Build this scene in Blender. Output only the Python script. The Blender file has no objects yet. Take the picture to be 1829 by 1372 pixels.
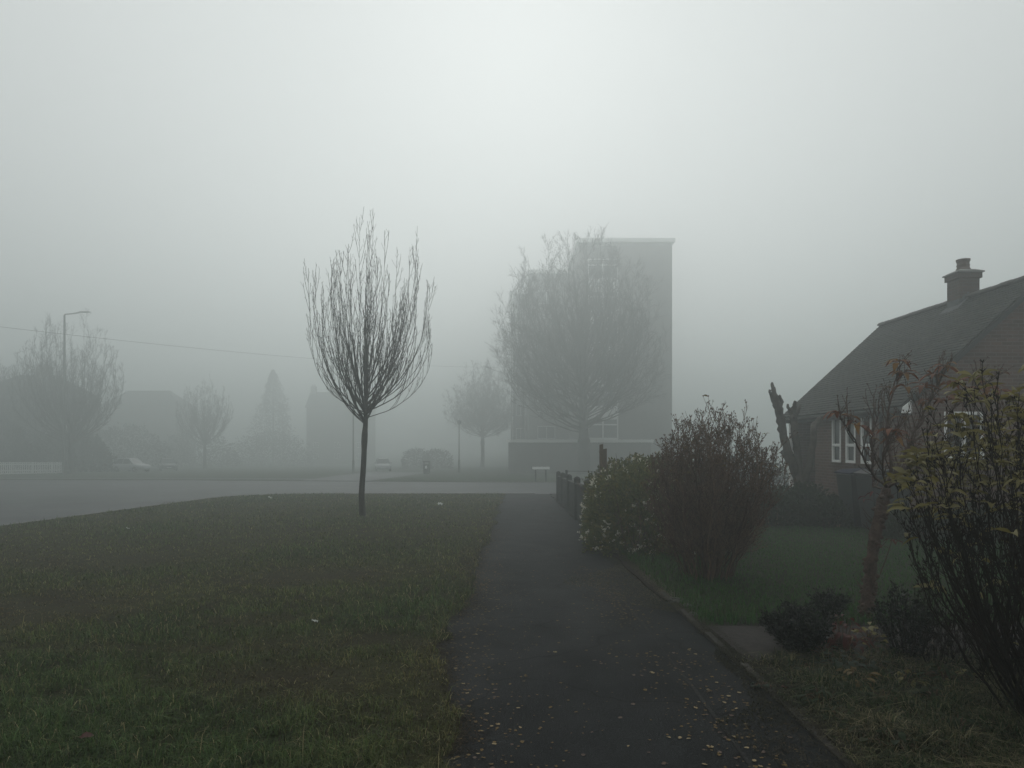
import bpy, math, random
import numpy as np
from mathutils import Vector

# ------------------------------------------------------------------ camera, sky, sun, exposure
scene = bpy.context.scene
COL = scene.collection
F = 1219.0            # focal length in photo pixels
HZ = 793.0            # true horizon row in the photo
CAMH = 1.55
SLOPE = 0.0205        # the street falls gently away from the camera

cam_d = bpy.data.cameras.new("camera")
cam = bpy.data.objects.new("camera", cam_d)
COL.objects.link(cam)
cam.location = (0, 0, CAMH)
cam.rotation_euler = (math.radians(90), 0, 0)
cam_d.sensor_width = 36.0
cam_d.lens = 36.0 * F / 1829.0
cam_d.shift_y = (HZ - 686.0) / 1829.0
cam_d.clip_end = 3000
scene.camera = cam

SUN_EL, SUN_AZ = 32, 0.0
world = bpy.data.worlds.new("World")
scene.world = world
world.use_nodes = True
wn, wl = world.node_tree.nodes, world.node_tree.links
wn.clear()
w_out = wn.new("ShaderNodeOutputWorld")
w_bg = wn.new("ShaderNodeBackground")
w_sky = wn.new("ShaderNodeTexSky")
w_sky.sky_type = 'NISHITA'
w_sky.sun_disc = False
w_sky.sun_elevation = math.radians(SUN_EL)
w_sky.sun_rotation = math.radians(SUN_AZ)
w_sky.air_density = 1.0
w_sky.dust_density = 1
w_sky.ozone_density = 1.0
w_hs = wn.new("ShaderNodeHueSaturation")
w_hs.inputs['Saturation'].default_value = 0.16
w_hs.inputs['Value'].default_value = 1.0
wl.new(w_sky.outputs[0], w_hs.inputs['Color'])
w_mix = wn.new("ShaderNodeMix")          # even cloud layer in front of the clear sky
w_mix.data_type = 'RGBA'
w_mix.inputs['Factor'].default_value = .9
w_mix.inputs['B'].default_value = (6.0, 6.2, 6.15, 1)
wl.new(w_hs.outputs[0], w_mix.inputs['A'])
wl.new(w_mix.outputs['Result'], w_bg.inputs['Color'])
w_bg.inputs['Strength'].default_value = 0.119
wl.new(w_bg.outputs[0], w_out.inputs['Surface'])

sun_d = bpy.data.lights.new("sun", 'SUN')
sun_d.energy = 1.15
sun_d.angle = math.radians(50)
sun_d.color = (1.0, 0.985, 0.955)
sun = bpy.data.objects.new("sun", sun_d)
COL.objects.link(sun)
sun.location = (0, 60, 60)
sun.rotation_euler = (-math.radians(90 - SUN_EL), 0, 0)

scene.view_settings.view_transform = 'Standard'
scene.view_settings.look = 'None'
scene.view_settings.exposure = 0.0
scene.view_settings.gamma = 1.0
scene.cycles.volume_bounces = 6
scene.cycles.max_bounces = 10
scene.cycles.use_denoising = True
HAZE_DENSITY = 0.0152

# ------------------------------------------------------------------ helpers
rng = random.Random(7)
nrg = np.random.default_rng(11)

def gz(y):
    return -SLOPE * max(-40.0, min(y, 130.0))

def gzn(y):
    return -SLOPE * np.clip(y, -40.0, 130.0)

def P(px, py, d):
    return Vector(((px - 914.5) / F * d, d, CAMH + (HZ - py) / F * d))

def depth(py):
    return CAMH / ((py - HZ) / F - SLOPE)

def at(px, py):
    d = depth(py)
    return Vector(((px - 914.5) / F * d, d, gz(d)))

def vnoise(x, y, s, seed):
    r = np.random.default_rng(seed)
    G = r.random((64, 64))
    u, v = np.asarray(x) / s + 17.3, np.asarray(y) / s + 9.7
    i, j = np.floor(u).astype(int), np.floor(v).astype(int)
    a, b = u - i, v - j
    a, b = a * a * (3 - 2 * a), b * b * (3 - 2 * b)
    i0, i1, j0, j1 = i % 64, (i + 1) % 64, j % 64, (j + 1) % 64
    return (G[i0, j0] * (1 - a) + G[i1, j0] * a) * (1 - b) + (G[i0, j1] * (1 - a) + G[i1, j1] * a) * b

# ---- materials
def add_transl(n, l, bs, out, f):
    # thin leaves let light through
    tr = n.new('ShaderNodeBsdfTranslucent'); mx = n.new('ShaderNodeMixShader')
    l.new(out, tr.inputs['Color']); mx.inputs[0].default_value = f
    l.new(bs.outputs[0], mx.inputs[1]); l.new(tr.outputs[0], mx.inputs[2])
    l.new(mx.outputs[0], n['Material Output'].inputs['Surface'])

def mat(name, c1, c2=None, rough=0.85, scale=6.0, bump=0.0, bscale=None, island=0.0, c3=None, spec=0.3, detail=6, metal=0.0, transl=0.0):
    m = bpy.data.materials.new(name)
    m.use_nodes = True
    n, l = m.node_tree.nodes, m.node_tree.links
    bs = n['Principled BSDF']
    bs.inputs['Roughness'].default_value = rough
    bs.inputs['Specular IOR Level'].default_value = spec
    bs.inputs['Metallic'].default_value = metal
    if c2 is None:
        c2 = tuple(x * 0.7 for x in c1)
    tc = n.new('ShaderNodeTexCoord')
    nz = n.new('ShaderNodeTexNoise')
    nz.inputs['Scale'].default_value = scale
    nz.inputs['Detail'].default_value = detail
    nz.inputs['Roughness'].default_value = 0.65
    l.new(tc.outputs['Object'], nz.inputs['Vector'])
    rp = n.new('ShaderNodeValToRGB')
    rp.color_ramp.elements[0].position = 0.32
    rp.color_ramp.elements[1].position = 0.68
    rp.color_ramp.elements[0].color = (*c2, 1)
    rp.color_ramp.elements[1].color = (*c1, 1)
    l.new(nz.outputs['Fac'], rp.inputs['Fac'])
    out = rp.outputs['Color']
    if island > 0:
        ge = n.new('ShaderNodeNewGeometry')
        mx = n.new('ShaderNodeMix'); mx.data_type = 'RGBA'
        r2 = n.new('ShaderNodeValToRGB')
        r2.color_ramp.elements[0].color = (*c1, 1)
        r2.color_ramp.elements[1].color = (*(c3 or c2), 1)
        e = r2.color_ramp.elements.new(0.6); e.color = (*c2, 1)
        l.new(ge.outputs['Random Per Island'], r2.inputs['Fac'])
        mx.inputs['Factor'].default_value = island
        l.new(out, mx.inputs['A']); l.new(r2.outputs['Color'], mx.inputs['B'])
        out = mx.outputs['Result']
    l.new(out, bs.inputs['Base Color'])
    if transl > 0: add_transl(n, l, bs, out, transl)
    if bump > 0:
        nb = n.new('ShaderNodeTexNoise')
        nb.inputs['Scale'].default_value = bscale or scale * 6
        nb.inputs['Detail'].default_value = 5
        l.new(tc.outputs['Object'], nb.inputs['Vector'])
        bp = n.new('ShaderNodeBump')
        bp.inputs['Strength'].default_value = bump
        bp.inputs['Distance'].default_value = 0.02
        l.new(nb.outputs['Fac'], bp.inputs['Height'])
        l.new(bp.outputs['Normal'], bs.inputs['Normal'])
    return m

def tint_mat(name, rough=0.8, spec=0.2, transl=0.0):
    m = bpy.data.materials.new(name)
    m.use_nodes = True
    n, l = m.node_tree.nodes, m.node_tree.links
    bs = n['Principled BSDF']
    bs.inputs['Roughness'].default_value = rough
    bs.inputs['Specular IOR Level'].default_value = spec
    a = n.new('ShaderNodeAttribute'); a.attribute_name = 'tint'
    l.new(a.outputs['Color'], bs.inputs['Base Color'])
    if transl > 0: add_transl(n, l, bs, a.outputs['Color'], transl)
    return m

def brick_mat(name, c1, c2, mortar):
    m = bpy.data.materials.new(name)
    m.use_nodes = True
    n, l = m.node_tree.nodes, m.node_tree.links
    bs = n['Principled BSDF']
    bs.inputs['Roughness'].default_value = 0.9
    bs.inputs['Specular IOR Level'].default_value = 0.2
    tc = n.new('ShaderNodeTexCoord'); sp = n.new('ShaderNodeSeparateXYZ')
    ad = n.new('ShaderNodeMath'); ad.operation = 'ADD'
    cb = n.new('ShaderNodeCombineXYZ')
    l.new(tc.outputs['Object'], sp.inputs[0])
    l.new(sp.outputs['X'], ad.inputs[0]); l.new(sp.outputs['Y'], ad.inputs[1])
    l.new(ad.outputs[0], cb.inputs['X']); l.new(sp.outputs['Z'], cb.inputs['Y'])
    b = n.new('ShaderNodeTexBrick')
    b.inputs['Scale'].default_value = 1.0
    b.inputs['Brick Width'].default_value = 0.225
    b.inputs['Row Height'].default_value = 0.075
    b.inputs['Mortar Size'].default_value = 0.009
    b.inputs['Mortar Smooth'].default_value = 0.3
    b.inputs['Bias'].default_value = -0.1
    b.inputs['Color1'].default_value = (*c1, 1)
    b.inputs['Color2'].default_value = (*c2, 1)
    b.inputs['Mortar'].default_value = (*mortar, 1)
    l.new(cb.outputs[0], b.inputs['Vector'])
    nz = n.new('ShaderNodeTexNoise'); nz.inputs['Scale'].default_value = 1.3; nz.inputs['Detail'].default_value = 8
    l.new(tc.outputs['Object'], nz.inputs['Vector'])
    mp = n.new('ShaderNodeMapRange'); mp.inputs['To Min'].default_value = 0.55; mp.inputs['To Max'].default_value = 1.4
    l.new(nz.outputs['Fac'], mp.inputs['Value'])
    mx = n.new('ShaderNodeMix'); mx.data_type = 'RGBA'; mx.blend_type = 'MULTIPLY'
    mx.inputs['Factor'].default_value = 1.0
    l.new(b.outputs['Color'], mx.inputs['A']); l.new(mp.outputs[0], mx.inputs['B'])
    l.new(mx.outputs['Result'], bs.inputs['Base Color'])
    bp = n.new('ShaderNodeBump'); bp.inputs['Strength'].default_value = 0.6; bp.inputs['Distance'].default_value = 0.01
    bp.invert = True
    l.new(b.outputs['Fac'], bp.inputs['Height']); l.new(bp.outputs['Normal'], bs.inputs['Normal'])
    return m

def plain(name, c, rough=0.4, spec=0.5, metal=0.0):
    m = bpy.data.materials.new(name)
    m.use_nodes = True
    bs = m.node_tree.nodes['Principled BSDF']
    bs.inputs['Base Color'].default_value = (*c, 1)
    bs.inputs['Roughness'].default_value = rough
    bs.inputs['Specular IOR Level'].default_value = spec
    bs.inputs['Metallic'].default_value = metal
    return m

# ---- objects
def tag(o, label=None, cat=None, group=None, kind=None):
    if label: o['label'] = label
    if cat: o['category'] = cat
    if group: o['group'] = group
    if kind: o['kind'] = kind
    return o

def thing(name, label, cat, loc, group=None, rz=0.0):
    o = bpy.data.objects.new(name, None)
    o.empty_display_size = 0.2
    COL.objects.link(o)
    o.location = loc
    o.rotation_euler = (0, 0, rz)
    return tag(o, label, cat, group)

def np_mesh(name, V, groups, m, parent=None, smooth=False, tint=None, mats=None, mi=None):
    me = bpy.data.meshes.new(name)
    V = np.asarray(V, dtype=np.float32)
    me.vertices.add(len(V)); me.vertices.foreach_set('co', V.ravel())
    groups = [np.asarray(g, dtype=np.int32) for g in groups if len(g)]
    idx = np.concatenate([g.ravel() for g in groups])
    tot = np.concatenate([np.full(len(g), g.shape[1], dtype=np.int32) for g in groups])
    start = np.concatenate([[0], np.cumsum(tot)[:-1]]).astype(np.int32)
    me.loops.add(len(idx)); me.loops.foreach_set('vertex_index', idx)
    me.polygons.add(len(tot)); me.polygons.foreach_set('loop_start', start)
    if tint is not None:
        a = me.attributes.new('tint', 'FLOAT_COLOR', 'POINT')
        t4 = np.ones((len(V), 4), dtype=np.float32); t4[:, :3] = tint
        a.data.foreach_set('color', t4.ravel())
    me.update(calc_edges=True)
    if smooth:
        me.polygons.foreach_set('use_smooth', np.ones(len(tot), dtype=bool))
    me.materials.append(m)
    o = bpy.data.objects.new(name, me)
    COL.objects.link(o)
    if parent is not None:
        o.parent = parent
    return o

class MB:
    def __init__(self):
        self.v, self.f = [], []
    def add(self, vs, fs):
        b = len(self.v)
        self.v += [tuple(x) for x in vs]
        self.f += [tuple(b + i for i in f) for f in fs]
        return self
    def box(self, x0, y0, z0, x1, y1, z1):
        return self.add([(x0, y0, z0), (x1, y0, z0), (x1, y1, z0), (x0, y1, z0), (x0, y0, z1), (x1, y0, z1), (x1, y1, z1), (x0, y1, z1)],
                        [(0, 3, 2, 1), (4, 5, 6, 7), (0, 1, 5, 4), (1, 2, 6, 5), (2, 3, 7, 6), (3, 0, 4, 7)])
    def lathe(self, prof, c=(0, 0, 0), n=16, axis='z', cap=True):
        vs, fs = [], []
        for (r, z) in prof:
            for k in range(n):
                a = 2 * math.pi * k / n
                q = (r * math.cos(a), r * math.sin(a), z)
                if axis == 'x': q = (q[2], q[0], q[1])
                if axis == 'y': q = (q[0], q[2], q[1])
                vs.append((q[0] + c[0], q[1] + c[1], q[2] + c[2]))
        for i in range(len(prof) - 1):
            for k in range(n):
                k2 = (k + 1) % n
                fs.append((i * n + k, i * n + k2, (i + 1) * n + k2, (i + 1) * n + k))
        if cap:
            fs.append(tuple(range(n - 1, -1, -1)))
            fs.append(tuple((len(prof) - 1) * n + k for k in range(n)))
        return self.add(vs, fs)
    def bar(self, p0, p1, r0, r1=None, n=8):
        r1 = r0 if r1 is None else r1
        p0, p1 = Vector(p0), Vector(p1)
        t = (p1 - p0).normalized()
        ref = Vector((0, 0, 1)) if abs(t.z) < 0.9 else Vector((1, 0, 0))
        u = t.cross(ref).normalized(); w = t.cross(u)
        vs = []
        for p, r in ((p0, r0), (p1, r1)):
            for k in range(n):
                a = 2 * math.pi * k / n
                vs.append(p + u * (r * math.cos(a)) + w * (r * math.sin(a)))
        fs = [(k, (k + 1) % n, n + (k + 1) % n, n + k) for k in range(n)]
        fs += [tuple(range(n - 1, -1, -1)), tuple(range(n, 2 * n))]
        return self.add(vs, fs)
    def prism(self, pts, axis, a, b):
        """pts: 2-D outline, extruded along axis from a to b."""
        n = len(pts)
        def q(p, t):
            return {'x': (t, p[0], p[1]), 'y': (p[0], t, p[1]), 'z': (p[0], p[1], t)}[axis]
        vs = [q(p, a) for p in pts] + [q(p, b) for p in pts]
        fs = [(k, (k + 1) % n, n + (k + 1) % n, n + k) for k in range(n)]
        fs += [tuple(range(n - 1, -1, -1)), tuple(range(n, 2 * n))]
        return self.add(vs, fs)
    def build(self, name, m, parent=None, smooth=False, bevel=0.0, off=None, seg=2):
        me = bpy.data.meshes.new(name)
        v = self.v
        if off is not None:
            v = [(a[0] - off[0], a[1] - off[1], a[2] - off[2]) for a in v]
        me.from_pydata(v, [], self.f)
        me.update()
        if smooth:
            me.polygons.foreach_set('use_smooth', [True] * len(me.polygons))
        me.materials.append(m)
        o = bpy.data.objects.new(name, me)
        COL.objects.link(o)
        if parent is not None: o.parent = parent
        if bevel > 0:
            b = o.modifiers.new('bevel', 'BEVEL'); b.width = bevel; b.segments = seg; b.limit_method = 'ANGLE'
            b.angle_limit = math.radians(40)
        return o

class Tubes:
    """Many tapered tubes collected and built as one mesh."""
    def __init__(self):
        self.d = {}
    def add(self, pts, r0, r1, sides=5, radii=None):
        n = len(pts)
        if radii is None:
            radii = [r0 + (r1 - r0) * i / (n - 1) for i in range(n)]
        self.d.setdefault((n, sides), []).append(([tuple(p) for p in pts], radii))
    def arrays(self):
        VV, FF, base = [], [], 0
        for (n, k), lst in self.d.items():
            A = np.array([a for a, _ in lst], dtype=np.float64)
            R = np.array([r for _, r in lst], dtype=np.float64)
            m = len(A)
            T = np.gradient(A, axis=1)
            T /= np.linalg.norm(T, axis=2, keepdims=True) + 1e-12
            mean = np.abs(T.mean(axis=1))
            ref = np.where((mean[:, 2:3] < 0.75), np.array([[0, 0, 1.0]]), np.array([[1.0, 0.13, 0]]))
            U = np.cross(T, ref[:, None, :]); U /= np.linalg.norm(U, axis=2, keepdims=True) + 1e-12
            W = np.cross(T, U)
            ang = np.arange(k) * 2 * math.pi / k
            ring = (A[:, :, None, :] + R[:, :, None, None] * (np.cos(ang)[None, None, :, None] * U[:, :, None, :]
                    + np.sin(ang)[None, None, :, None] * W[:, :, None, :]))
            VV.append(ring.reshape(-1, 3))
            b = base + (np.arange(m) * n * k)[:, None, None] + (np.arange(n - 1) * k)[None, :, None]
            kk = np.arange(k)[None, None, :]; k2 = (kk + 1) % k
            f = np.stack([b + kk, b + k2, b + k + k2, b + k + kk], axis=-1).reshape(-1, 4)
            FF.append(f)
            # end cap
            if k >= 3:
                e = base + (np.arange(m) * n * k)[:, None] + (n - 1) * k + np.arange(k)[None, :]
                FF.append(e)
            base += m * n * k
        return np.concatenate(VV), FF
    def build(self, name, m, parent=None, smooth=True):
        V, G = self.arrays()
        return np_mesh(name, V, G, m, parent, smooth)

def rv(r, s=1.0):
    return Vector((r.uniform(-s, s), r.uniform(-s, s), r.uniform(-s, s)))

def grow(p, d, L, n, up, wob, r):
    pts = [Vector(p)]; d = Vector(d).normalized(); p = Vector(p)
    for _ in range(n):
        d = (d + Vector((0, 0, up)) + rv(r, wob)).normalized()
        p = p + d * (L / n)
        pts.append(p.copy())
    return pts

def bez(p0, p1, p2, p3, n, r=None, wob=0.0):
    out = []
    for i in range(n + 1):
        t = i / n; s = 1 - t
        q = p0 * (s**3) + p1 * (3*s*s*t) + p2 * (3*s*t*t) + p3 * (t**3)
        if r and 0 < i < n: q = q + rv(r, wob)
        out.append(q)
    return out

def along(pts, t):
    x = t * (len(pts) - 1); i = min(int(x), len(pts) - 2); a = x - i
    return pts[i].lerp(pts[i + 1], a), (pts[i + 1] - pts[i]).normalized()

def deviate(t, ang, r):
    ref = rv(r); ref = (ref - t * ref.dot(t))
    if ref.length < 1e-4: ref = Vector((1, 0, 0))
    ref.normalize()
    return (t * math.cos(ang) + ref * math.sin(ang)).normalized()

class Leaves:
    """Pointed, folded, drooping leaves: 3 columns x 5 rows each."""
    PROF = [(0.0, 0.06), (0.28, 0.75), (0.52, 1.0), (0.78, 0.62), (1.0, 0.03)]
    def __init__(self):
        self.rows = []
    def add(self, p, d, L, w, droop=0.5, fold=0.35, roll=0.0):
        self.rows.append((tuple(p), tuple(d), L, w, droop, fold, roll))
    def build(self, name, m, parent=None):
        N = len(self.rows)
        p = np.array([r[0] for r in self.rows]); d = np.array([r[1] for r in self.rows])
        L, w, dr, fo, ro = (np.array([r[i] for r in self.rows]) for i in (2, 3, 4, 5, 6))
        d /= np.linalg.norm(d, axis=1, keepdims=True)
        ref = np.where(np.abs(d[:, 2:3]) < 0.95, np.array([[0, 0, 1.0]]), np.array([[1.0, 0, 0]]))
        s = np.cross(d, ref); s /= np.linalg.norm(s, axis=1, keepdims=True)
        u = np.cross(s, d)
        s2 = s * np.cos(ro)[:, None] + u * np.sin(ro)[:, None]
        u2 = -s * np.sin(ro)[:, None] + u * np.cos(ro)[:, None]
        V = np.zeros((N, 15, 3))
        for i, (t, q) in enumerate(self.PROF):
            c = p + d * (L * t)[:, None] + np.array([0, 0, -1.0]) * (dr * L * t * t)[:, None]
            hw = (w * q * 0.5)[:, None]
            V[:, i*3] = c - s2 * hw + u2 * hw * fo[:, None]
            V[:, i*3+1] = c
            V[:, i*3+2] = c + s2 * hw + u2 * hw * fo[:, None]
        fs = []
        for i in range(4):
            for j in range(2):
                fs.append((i*3+j, i*3+j+1, i*3+j+4, i*3+j+3))
        fs = np.array(fs)
        Fq = (np.arange(N) * 15)[:, None, None] + fs[None]
        return np_mesh(name, V.reshape(-1, 3), [Fq.reshape(-1, 4)], m, parent, smooth=True)

def small_leaves(name, pos, nrm_dir, size, m, parent, r, aspect=0.55):
    """Leaf-sized folded diamonds; pos (N,3)."""
    N = len(pos)
    d = np.asarray(nrm_dir, dtype=float) + r.normal(0, 0.55, (N, 3))
    d /= np.linalg.norm(d, axis=1, keepdims=True)
    ref = r.normal(0, 1, (N, 3))
    s = np.cross(d, ref); s /= np.linalg.norm(s, axis=1, keepdims=True)
    u = np.cross(s, d)
    size = np.asarray(size)[:, None]
    V = np.zeros((N, 4, 3))
    V[:, 0] = pos
    V[:, 1] = pos + d * size * 0.5 - s * size * aspect * 0.5 + u * size * 0.12
    V[:, 2] = pos + d * size - u * size * 0.12
    V[:, 3] = pos + d * size * 0.5 + s * size * aspect * 0.5 + u * size * 0.12
    b = (np.arange(N) * 4)[:, None]
    T = np.concatenate([b + np.array([[0, 1, 2]]), b + np.array([[0, 2, 3]])])
    return np_mesh(name, V.reshape(-1, 3), [T], m, parent)

def blades(name, x, y, z, h, w, bend, yaw, tint, m, parent=None):
    N = len(x)
    base = np.stack([x, y, z], axis=1)
    side = np.stack([np.cos(yaw), np.sin(yaw), np.zeros(N)], axis=1)
    a2 = yaw + math.pi / 2 + nrg.normal(0, 0.5, N)
    fw = np.stack([np.cos(a2), np.sin(a2), np.zeros(N)], axis=1)
    up = np.array([0, 0, 1.0])
    V = np.zeros((N, 5, 3))
    hw = (w / 2)[:, None]
    V[:, 0] = base - side * hw
    V[:, 1] = base + side * hw
    mid = base + up * (h * 0.6)[:, None] + fw * (h * bend * 0.3)[:, None]
    V[:, 2] = mid + side * hw * 0.75
    V[:, 3] = mid - side * hw * 0.75
    V[:, 4] = base + up * (h * np.clip(1 - 0.35 * bend, 0.25, 1))[:, None] + fw * (h * bend)[:, None]
    b = (np.arange(N) * 5)[:, None]
    Q = b + np.array([[0, 1, 2, 3]]); T = b + np.array([[3, 2, 4]])
    return np_mesh(name, V.reshape(-1, 3), [Q, T], m, parent, tint=np.repeat(tint, 5, axis=0))

# ------------------------------------------------------------------ materials
M = {}
M['soil'] = mat('soil', (0.030, 0.026, 0.020), (0.014, 0.012, 0.009), 0.95, 3.0, 0.6, 40, spec=0.1)
M['turf_base'] = mat('turf_base', (0.034, 0.036, 0.014), (0.022, 0.017, 0.009), 0.95, 1.1, 0.7, 45, spec=0.1)
M['far_turf'] = mat('far_turf', (0.040, 0.055, 0.028), (0.028, 0.036, 0.020), 0.95, 0.6, 0.5, 20, spec=0.1)
M['road'] = mat('road', (0.066, 0.069, 0.072), (0.032, 0.034, 0.036), 0.62, 0.30, 0.15, 60, spec=0.22)
M['path'] = mat('path', (0.0150, 0.0165, 0.0168), (0.0080, 0.0088, 0.0090), 0.8, 1.4, 0.6, 130, spec=0.10, detail=10)
def path_detail(m):
    n, l = m.node_tree.nodes, m.node_tree.links
    bs = n['Principled BSDF']; src = bs.inputs['Base Color'].links[0].from_socket
    tc = n.new('ShaderNodeTexCoord')
    sp = n.new('ShaderNodeTexNoise'); sp.inputs['Scale'].default_value = 170; sp.inputs['Detail'].default_value = 3
    l.new(tc.outputs['Object'], sp.inputs['Vector'])
    mr = n.new('ShaderNodeMapRange'); mr.inputs['From Min'].default_value = 0.35; mr.inputs['From Max'].default_value = 0.72
    mr.inputs['To Min'].default_value = 0.45; mr.inputs['To Max'].default_value = 2.1
    l.new(sp.outputs['Fac'], mr.inputs['Value'])
    m1 = n.new('ShaderNodeMix'); m1.data_type = 'RGBA'; m1.blend_type = 'MULTIPLY'; m1.inputs['Factor'].default_value = 1
    l.new(src, m1.inputs['A']); l.new(mr.outputs[0], m1.inputs['B'])
    wv = n.new('ShaderNodeTexNoise'); wv.inputs['Scale'].default_value = 2.2; l.new(tc.outputs['Object'], wv.inputs['Vector'])
    ad = n.new('ShaderNodeMix'); ad.data_type = 'RGBA'; ad.inputs['Factor'].default_value = 0.35
    l.new(tc.outputs['Object'], ad.inputs['A']); l.new(wv.outputs['Color'], ad.inputs['B'])
    vo = n.new('ShaderNodeTexVoronoi'); vo.feature = 'DISTANCE_TO_EDGE'; vo.inputs['Scale'].default_value = 0.9
    l.new(ad.outputs['Result'], vo.inputs['Vector'])
    cr = n.new('ShaderNodeMapRange'); cr.inputs['From Max'].default_value = 0.010; cr.inputs['To Min'].default_value = 0.30
    l.new(vo.outputs['Distance'], cr.inputs['Value'])
    m2 = n.new('ShaderNodeMix'); m2.data_type = 'RGBA'; m2.blend_type = 'MULTIPLY'; m2.inputs['Factor'].default_value = 1
    l.new(m1.outputs['Result'], m2.inputs['A']); l.new(cr.outputs[0], m2.inputs['B'])
    l.new(m2.outputs['Result'], bs.inputs['Base Color'])
    rr = n.new('ShaderNodeMapRange'); rr.inputs['To Min'].default_value = 0.62; rr.inputs['To Max'].default_value = 0.92
    l.new(wv.outputs['Fac'], rr.inputs['Value']); l.new(rr.outputs[0], bs.inputs['Roughness'])
path_detail(M['path'])
M['seam'] = mat('seam', (0.010, 0.010, 0.009), (0.006, 0.006, 0.005), 0.9, 4, 0.3)
M['kerb'] = mat('kerb', (0.17, 0.17, 0.16), (0.09, 0.09, 0.08), 0.8, 5, 0.3)
M['edging'] = mat('edging', (0.042, 0.037, 0.030), (0.018, 0.016, 0.013), 0.9, 6, 0.5)
M['gravel'] = mat('gravel', (0.038, 0.032, 0.028), (0.016, 0.013, 0.012), 0.9, 14, 0.8, 70)
M['grass'] = tint_mat('grass', transl=0.3)
M['bark'] = mat('bark', (0.034, 0.029, 0.021), (0.014, 0.012, 0.009), 0.9, 9, 0.5, 50, spec=0.2)
M['stump_bark'] = mat('stump_bark', (0.085, 0.074, 0.060), (0.035, 0.030, 0.025), 0.9, 9, 0.5, 50, spec=0.2)
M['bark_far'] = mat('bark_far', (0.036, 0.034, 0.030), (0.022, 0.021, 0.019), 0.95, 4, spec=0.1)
M['twig'] = mat('twig', (0.026, 0.022, 0.016), (0.014, 0.012, 0.009), 0.9, 8, spec=0.15)
M['twig_brown'] = mat('twig_brown', (0.200, 0.135, 0.098), (0.072, 0.048, 0.035), 0.9, 10, spec=0.08, island=0.7, c3=(0.014, 0.009, 0.006))
M['twig_black'] = mat('twig_black', (0.022, 0.014, 0.009), (0.008, 0.006, 0.004), 0.9, 10, spec=0.15, island=0.6, c3=(0.010, 0.008, 0.006))
M['twig_garden'] = mat('twig_garden', (0.115, 0.080, 0.064), (0.038, 0.027, 0.021), 0.9, 14, 0.7, 50, spec=0.15)
M['leaf_red'] = mat('leaf_red', (0.180, 0.070, 0.034), (0.110, 0.042, 0.024), 0.6, 9, spec=0.15, island=0.8, c3=(0.24, 0.145, 0.045), transl=0.4)
M['leaf_scarlet'] = mat('leaf_scarlet', (0.110, 0.028, 0.022), (0.070, 0.020, 0.016), 0.6, 9, spec=0.3, island=0.7, c3=(0.12, 0.045, 0.02), transl=0.4)
M['leaf_yellow'] = mat('leaf_yellow', (0.210, 0.180, 0.055), (0.140, 0.120, 0.034), 0.6, 9, spec=0.3, island=0.8, c3=(0.21, 0.19, 0.09), transl=0.4)
M['leaf_gold'] = mat('leaf_gold', (0.16, 0.105, 0.03), (0.11, 0.070, 0.02), 0.6, 9, spec=0.3, island=0.8, c3=(0.18, 0.14, 0.05), transl=0.4)
M['hedge_leaf'] = mat('hedge_leaf', (0.115, 0.122, 0.034), (0.040, 0.056, 0.016), 0.6, 3, spec=0.2, island=0.7, c3=(0.230, 0.185, 0.065), transl=0.4)
M['dark_leaf'] = mat('dark_leaf', (0.012, 0.016, 0.010), (0.007, 0.009, 0.006), 0.5, 6, spec=0.3, island=0.7, c3=(0.020, 0.022, 0.012))
M['bed_leaf'] = mat('bed_leaf', (0.034, 0.052, 0.020), (0.016, 0.028, 0.012), 0.7, 2, spec=0.2, island=0.7, c3=(0.050, 0.050, 0.026), transl=0.4)
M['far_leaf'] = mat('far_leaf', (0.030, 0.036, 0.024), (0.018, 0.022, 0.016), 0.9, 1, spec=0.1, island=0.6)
M['blue_leaf'] = mat('blue_leaf', (0.055, 0.070, 0.052), (0.035, 0.046, 0.034), 0.7, 6, spec=0.2, island=0.7, transl=0.4)
M['petal'] = mat('petal', (0.66, 0.64, 0.54), (0.46, 0.43, 0.34), 0.7, 8, island=0.6, c3=(0.75, 0.74, 0.68), transl=0.4)
M['fallen'] = mat('fallen', (0.170, 0.122, 0.062), (0.100, 0.072, 0.036), 0.9, 30, spec=0.05, island=0.0)
M['fallen_pale'] = mat('fallen_pale', (0.300, 0.240, 0.145), (0.210, 0.165, 0.098), 0.9, 30, spec=0.05)
M['fallen_brown'] = mat('fallen_brown', (0.080, 0.044, 0.024), (0.04, 0.024, 0.014), 0.6, 30)
M['brick'] = brick_mat('brick', (0.118, 0.068, 0.052), (0.074, 0.044, 0.036), (0.13, 0.112, 0.095))
M['chimney_brick'] = brick_mat('chimney_brick', (0.080, 0.050, 0.040), (0.055, 0.036, 0.030), (0.07, 0.065, 0.058))
M['tile'] = mat('tile', (0.034, 0.038, 0.033), (0.016, 0.019, 0.017), 0.85, 1.4, 0.4, 30, island=0.6, c3=(0.056, 0.056, 0.044), spec=0.12)
M['ridge'] = mat('ridge', (0.065, 0.062, 0.056), (0.040, 0.038, 0.034), 0.8, 4, 0.3)
M['white'] = mat('white', (0.82, 0.83, 0.81), (0.72, 0.73, 0.71), 0.5, 5)
M['gutter'] = mat('gutter', (0.16, 0.17, 0.165), (0.11, 0.115, 0.11), 0.5, 5)
M['dark_trim'] = mat('dark_trim', (0.030, 0.032, 0.032), (0.018, 0.019, 0.019), 0.7, 4)
M['glass'] = plain('glass', (0.045, 0.052, 0.052), 0.06, 0.6)
M['net'] = mat('net', (0.13, 0.14, 0.135), (0.09, 0.097, 0.095), 0.4, 4, spec=0.5)
M['lead'] = mat('lead', (0.10, 0.11, 0.11), (0.06, 0.066, 0.066), 0.8, 6, 0.3, spec=0.1)
M['clay'] = mat('clay', (0.11, 0.070, 0.052), (0.065, 0.044, 0.034), 0.85, 10, 0.3)
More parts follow.
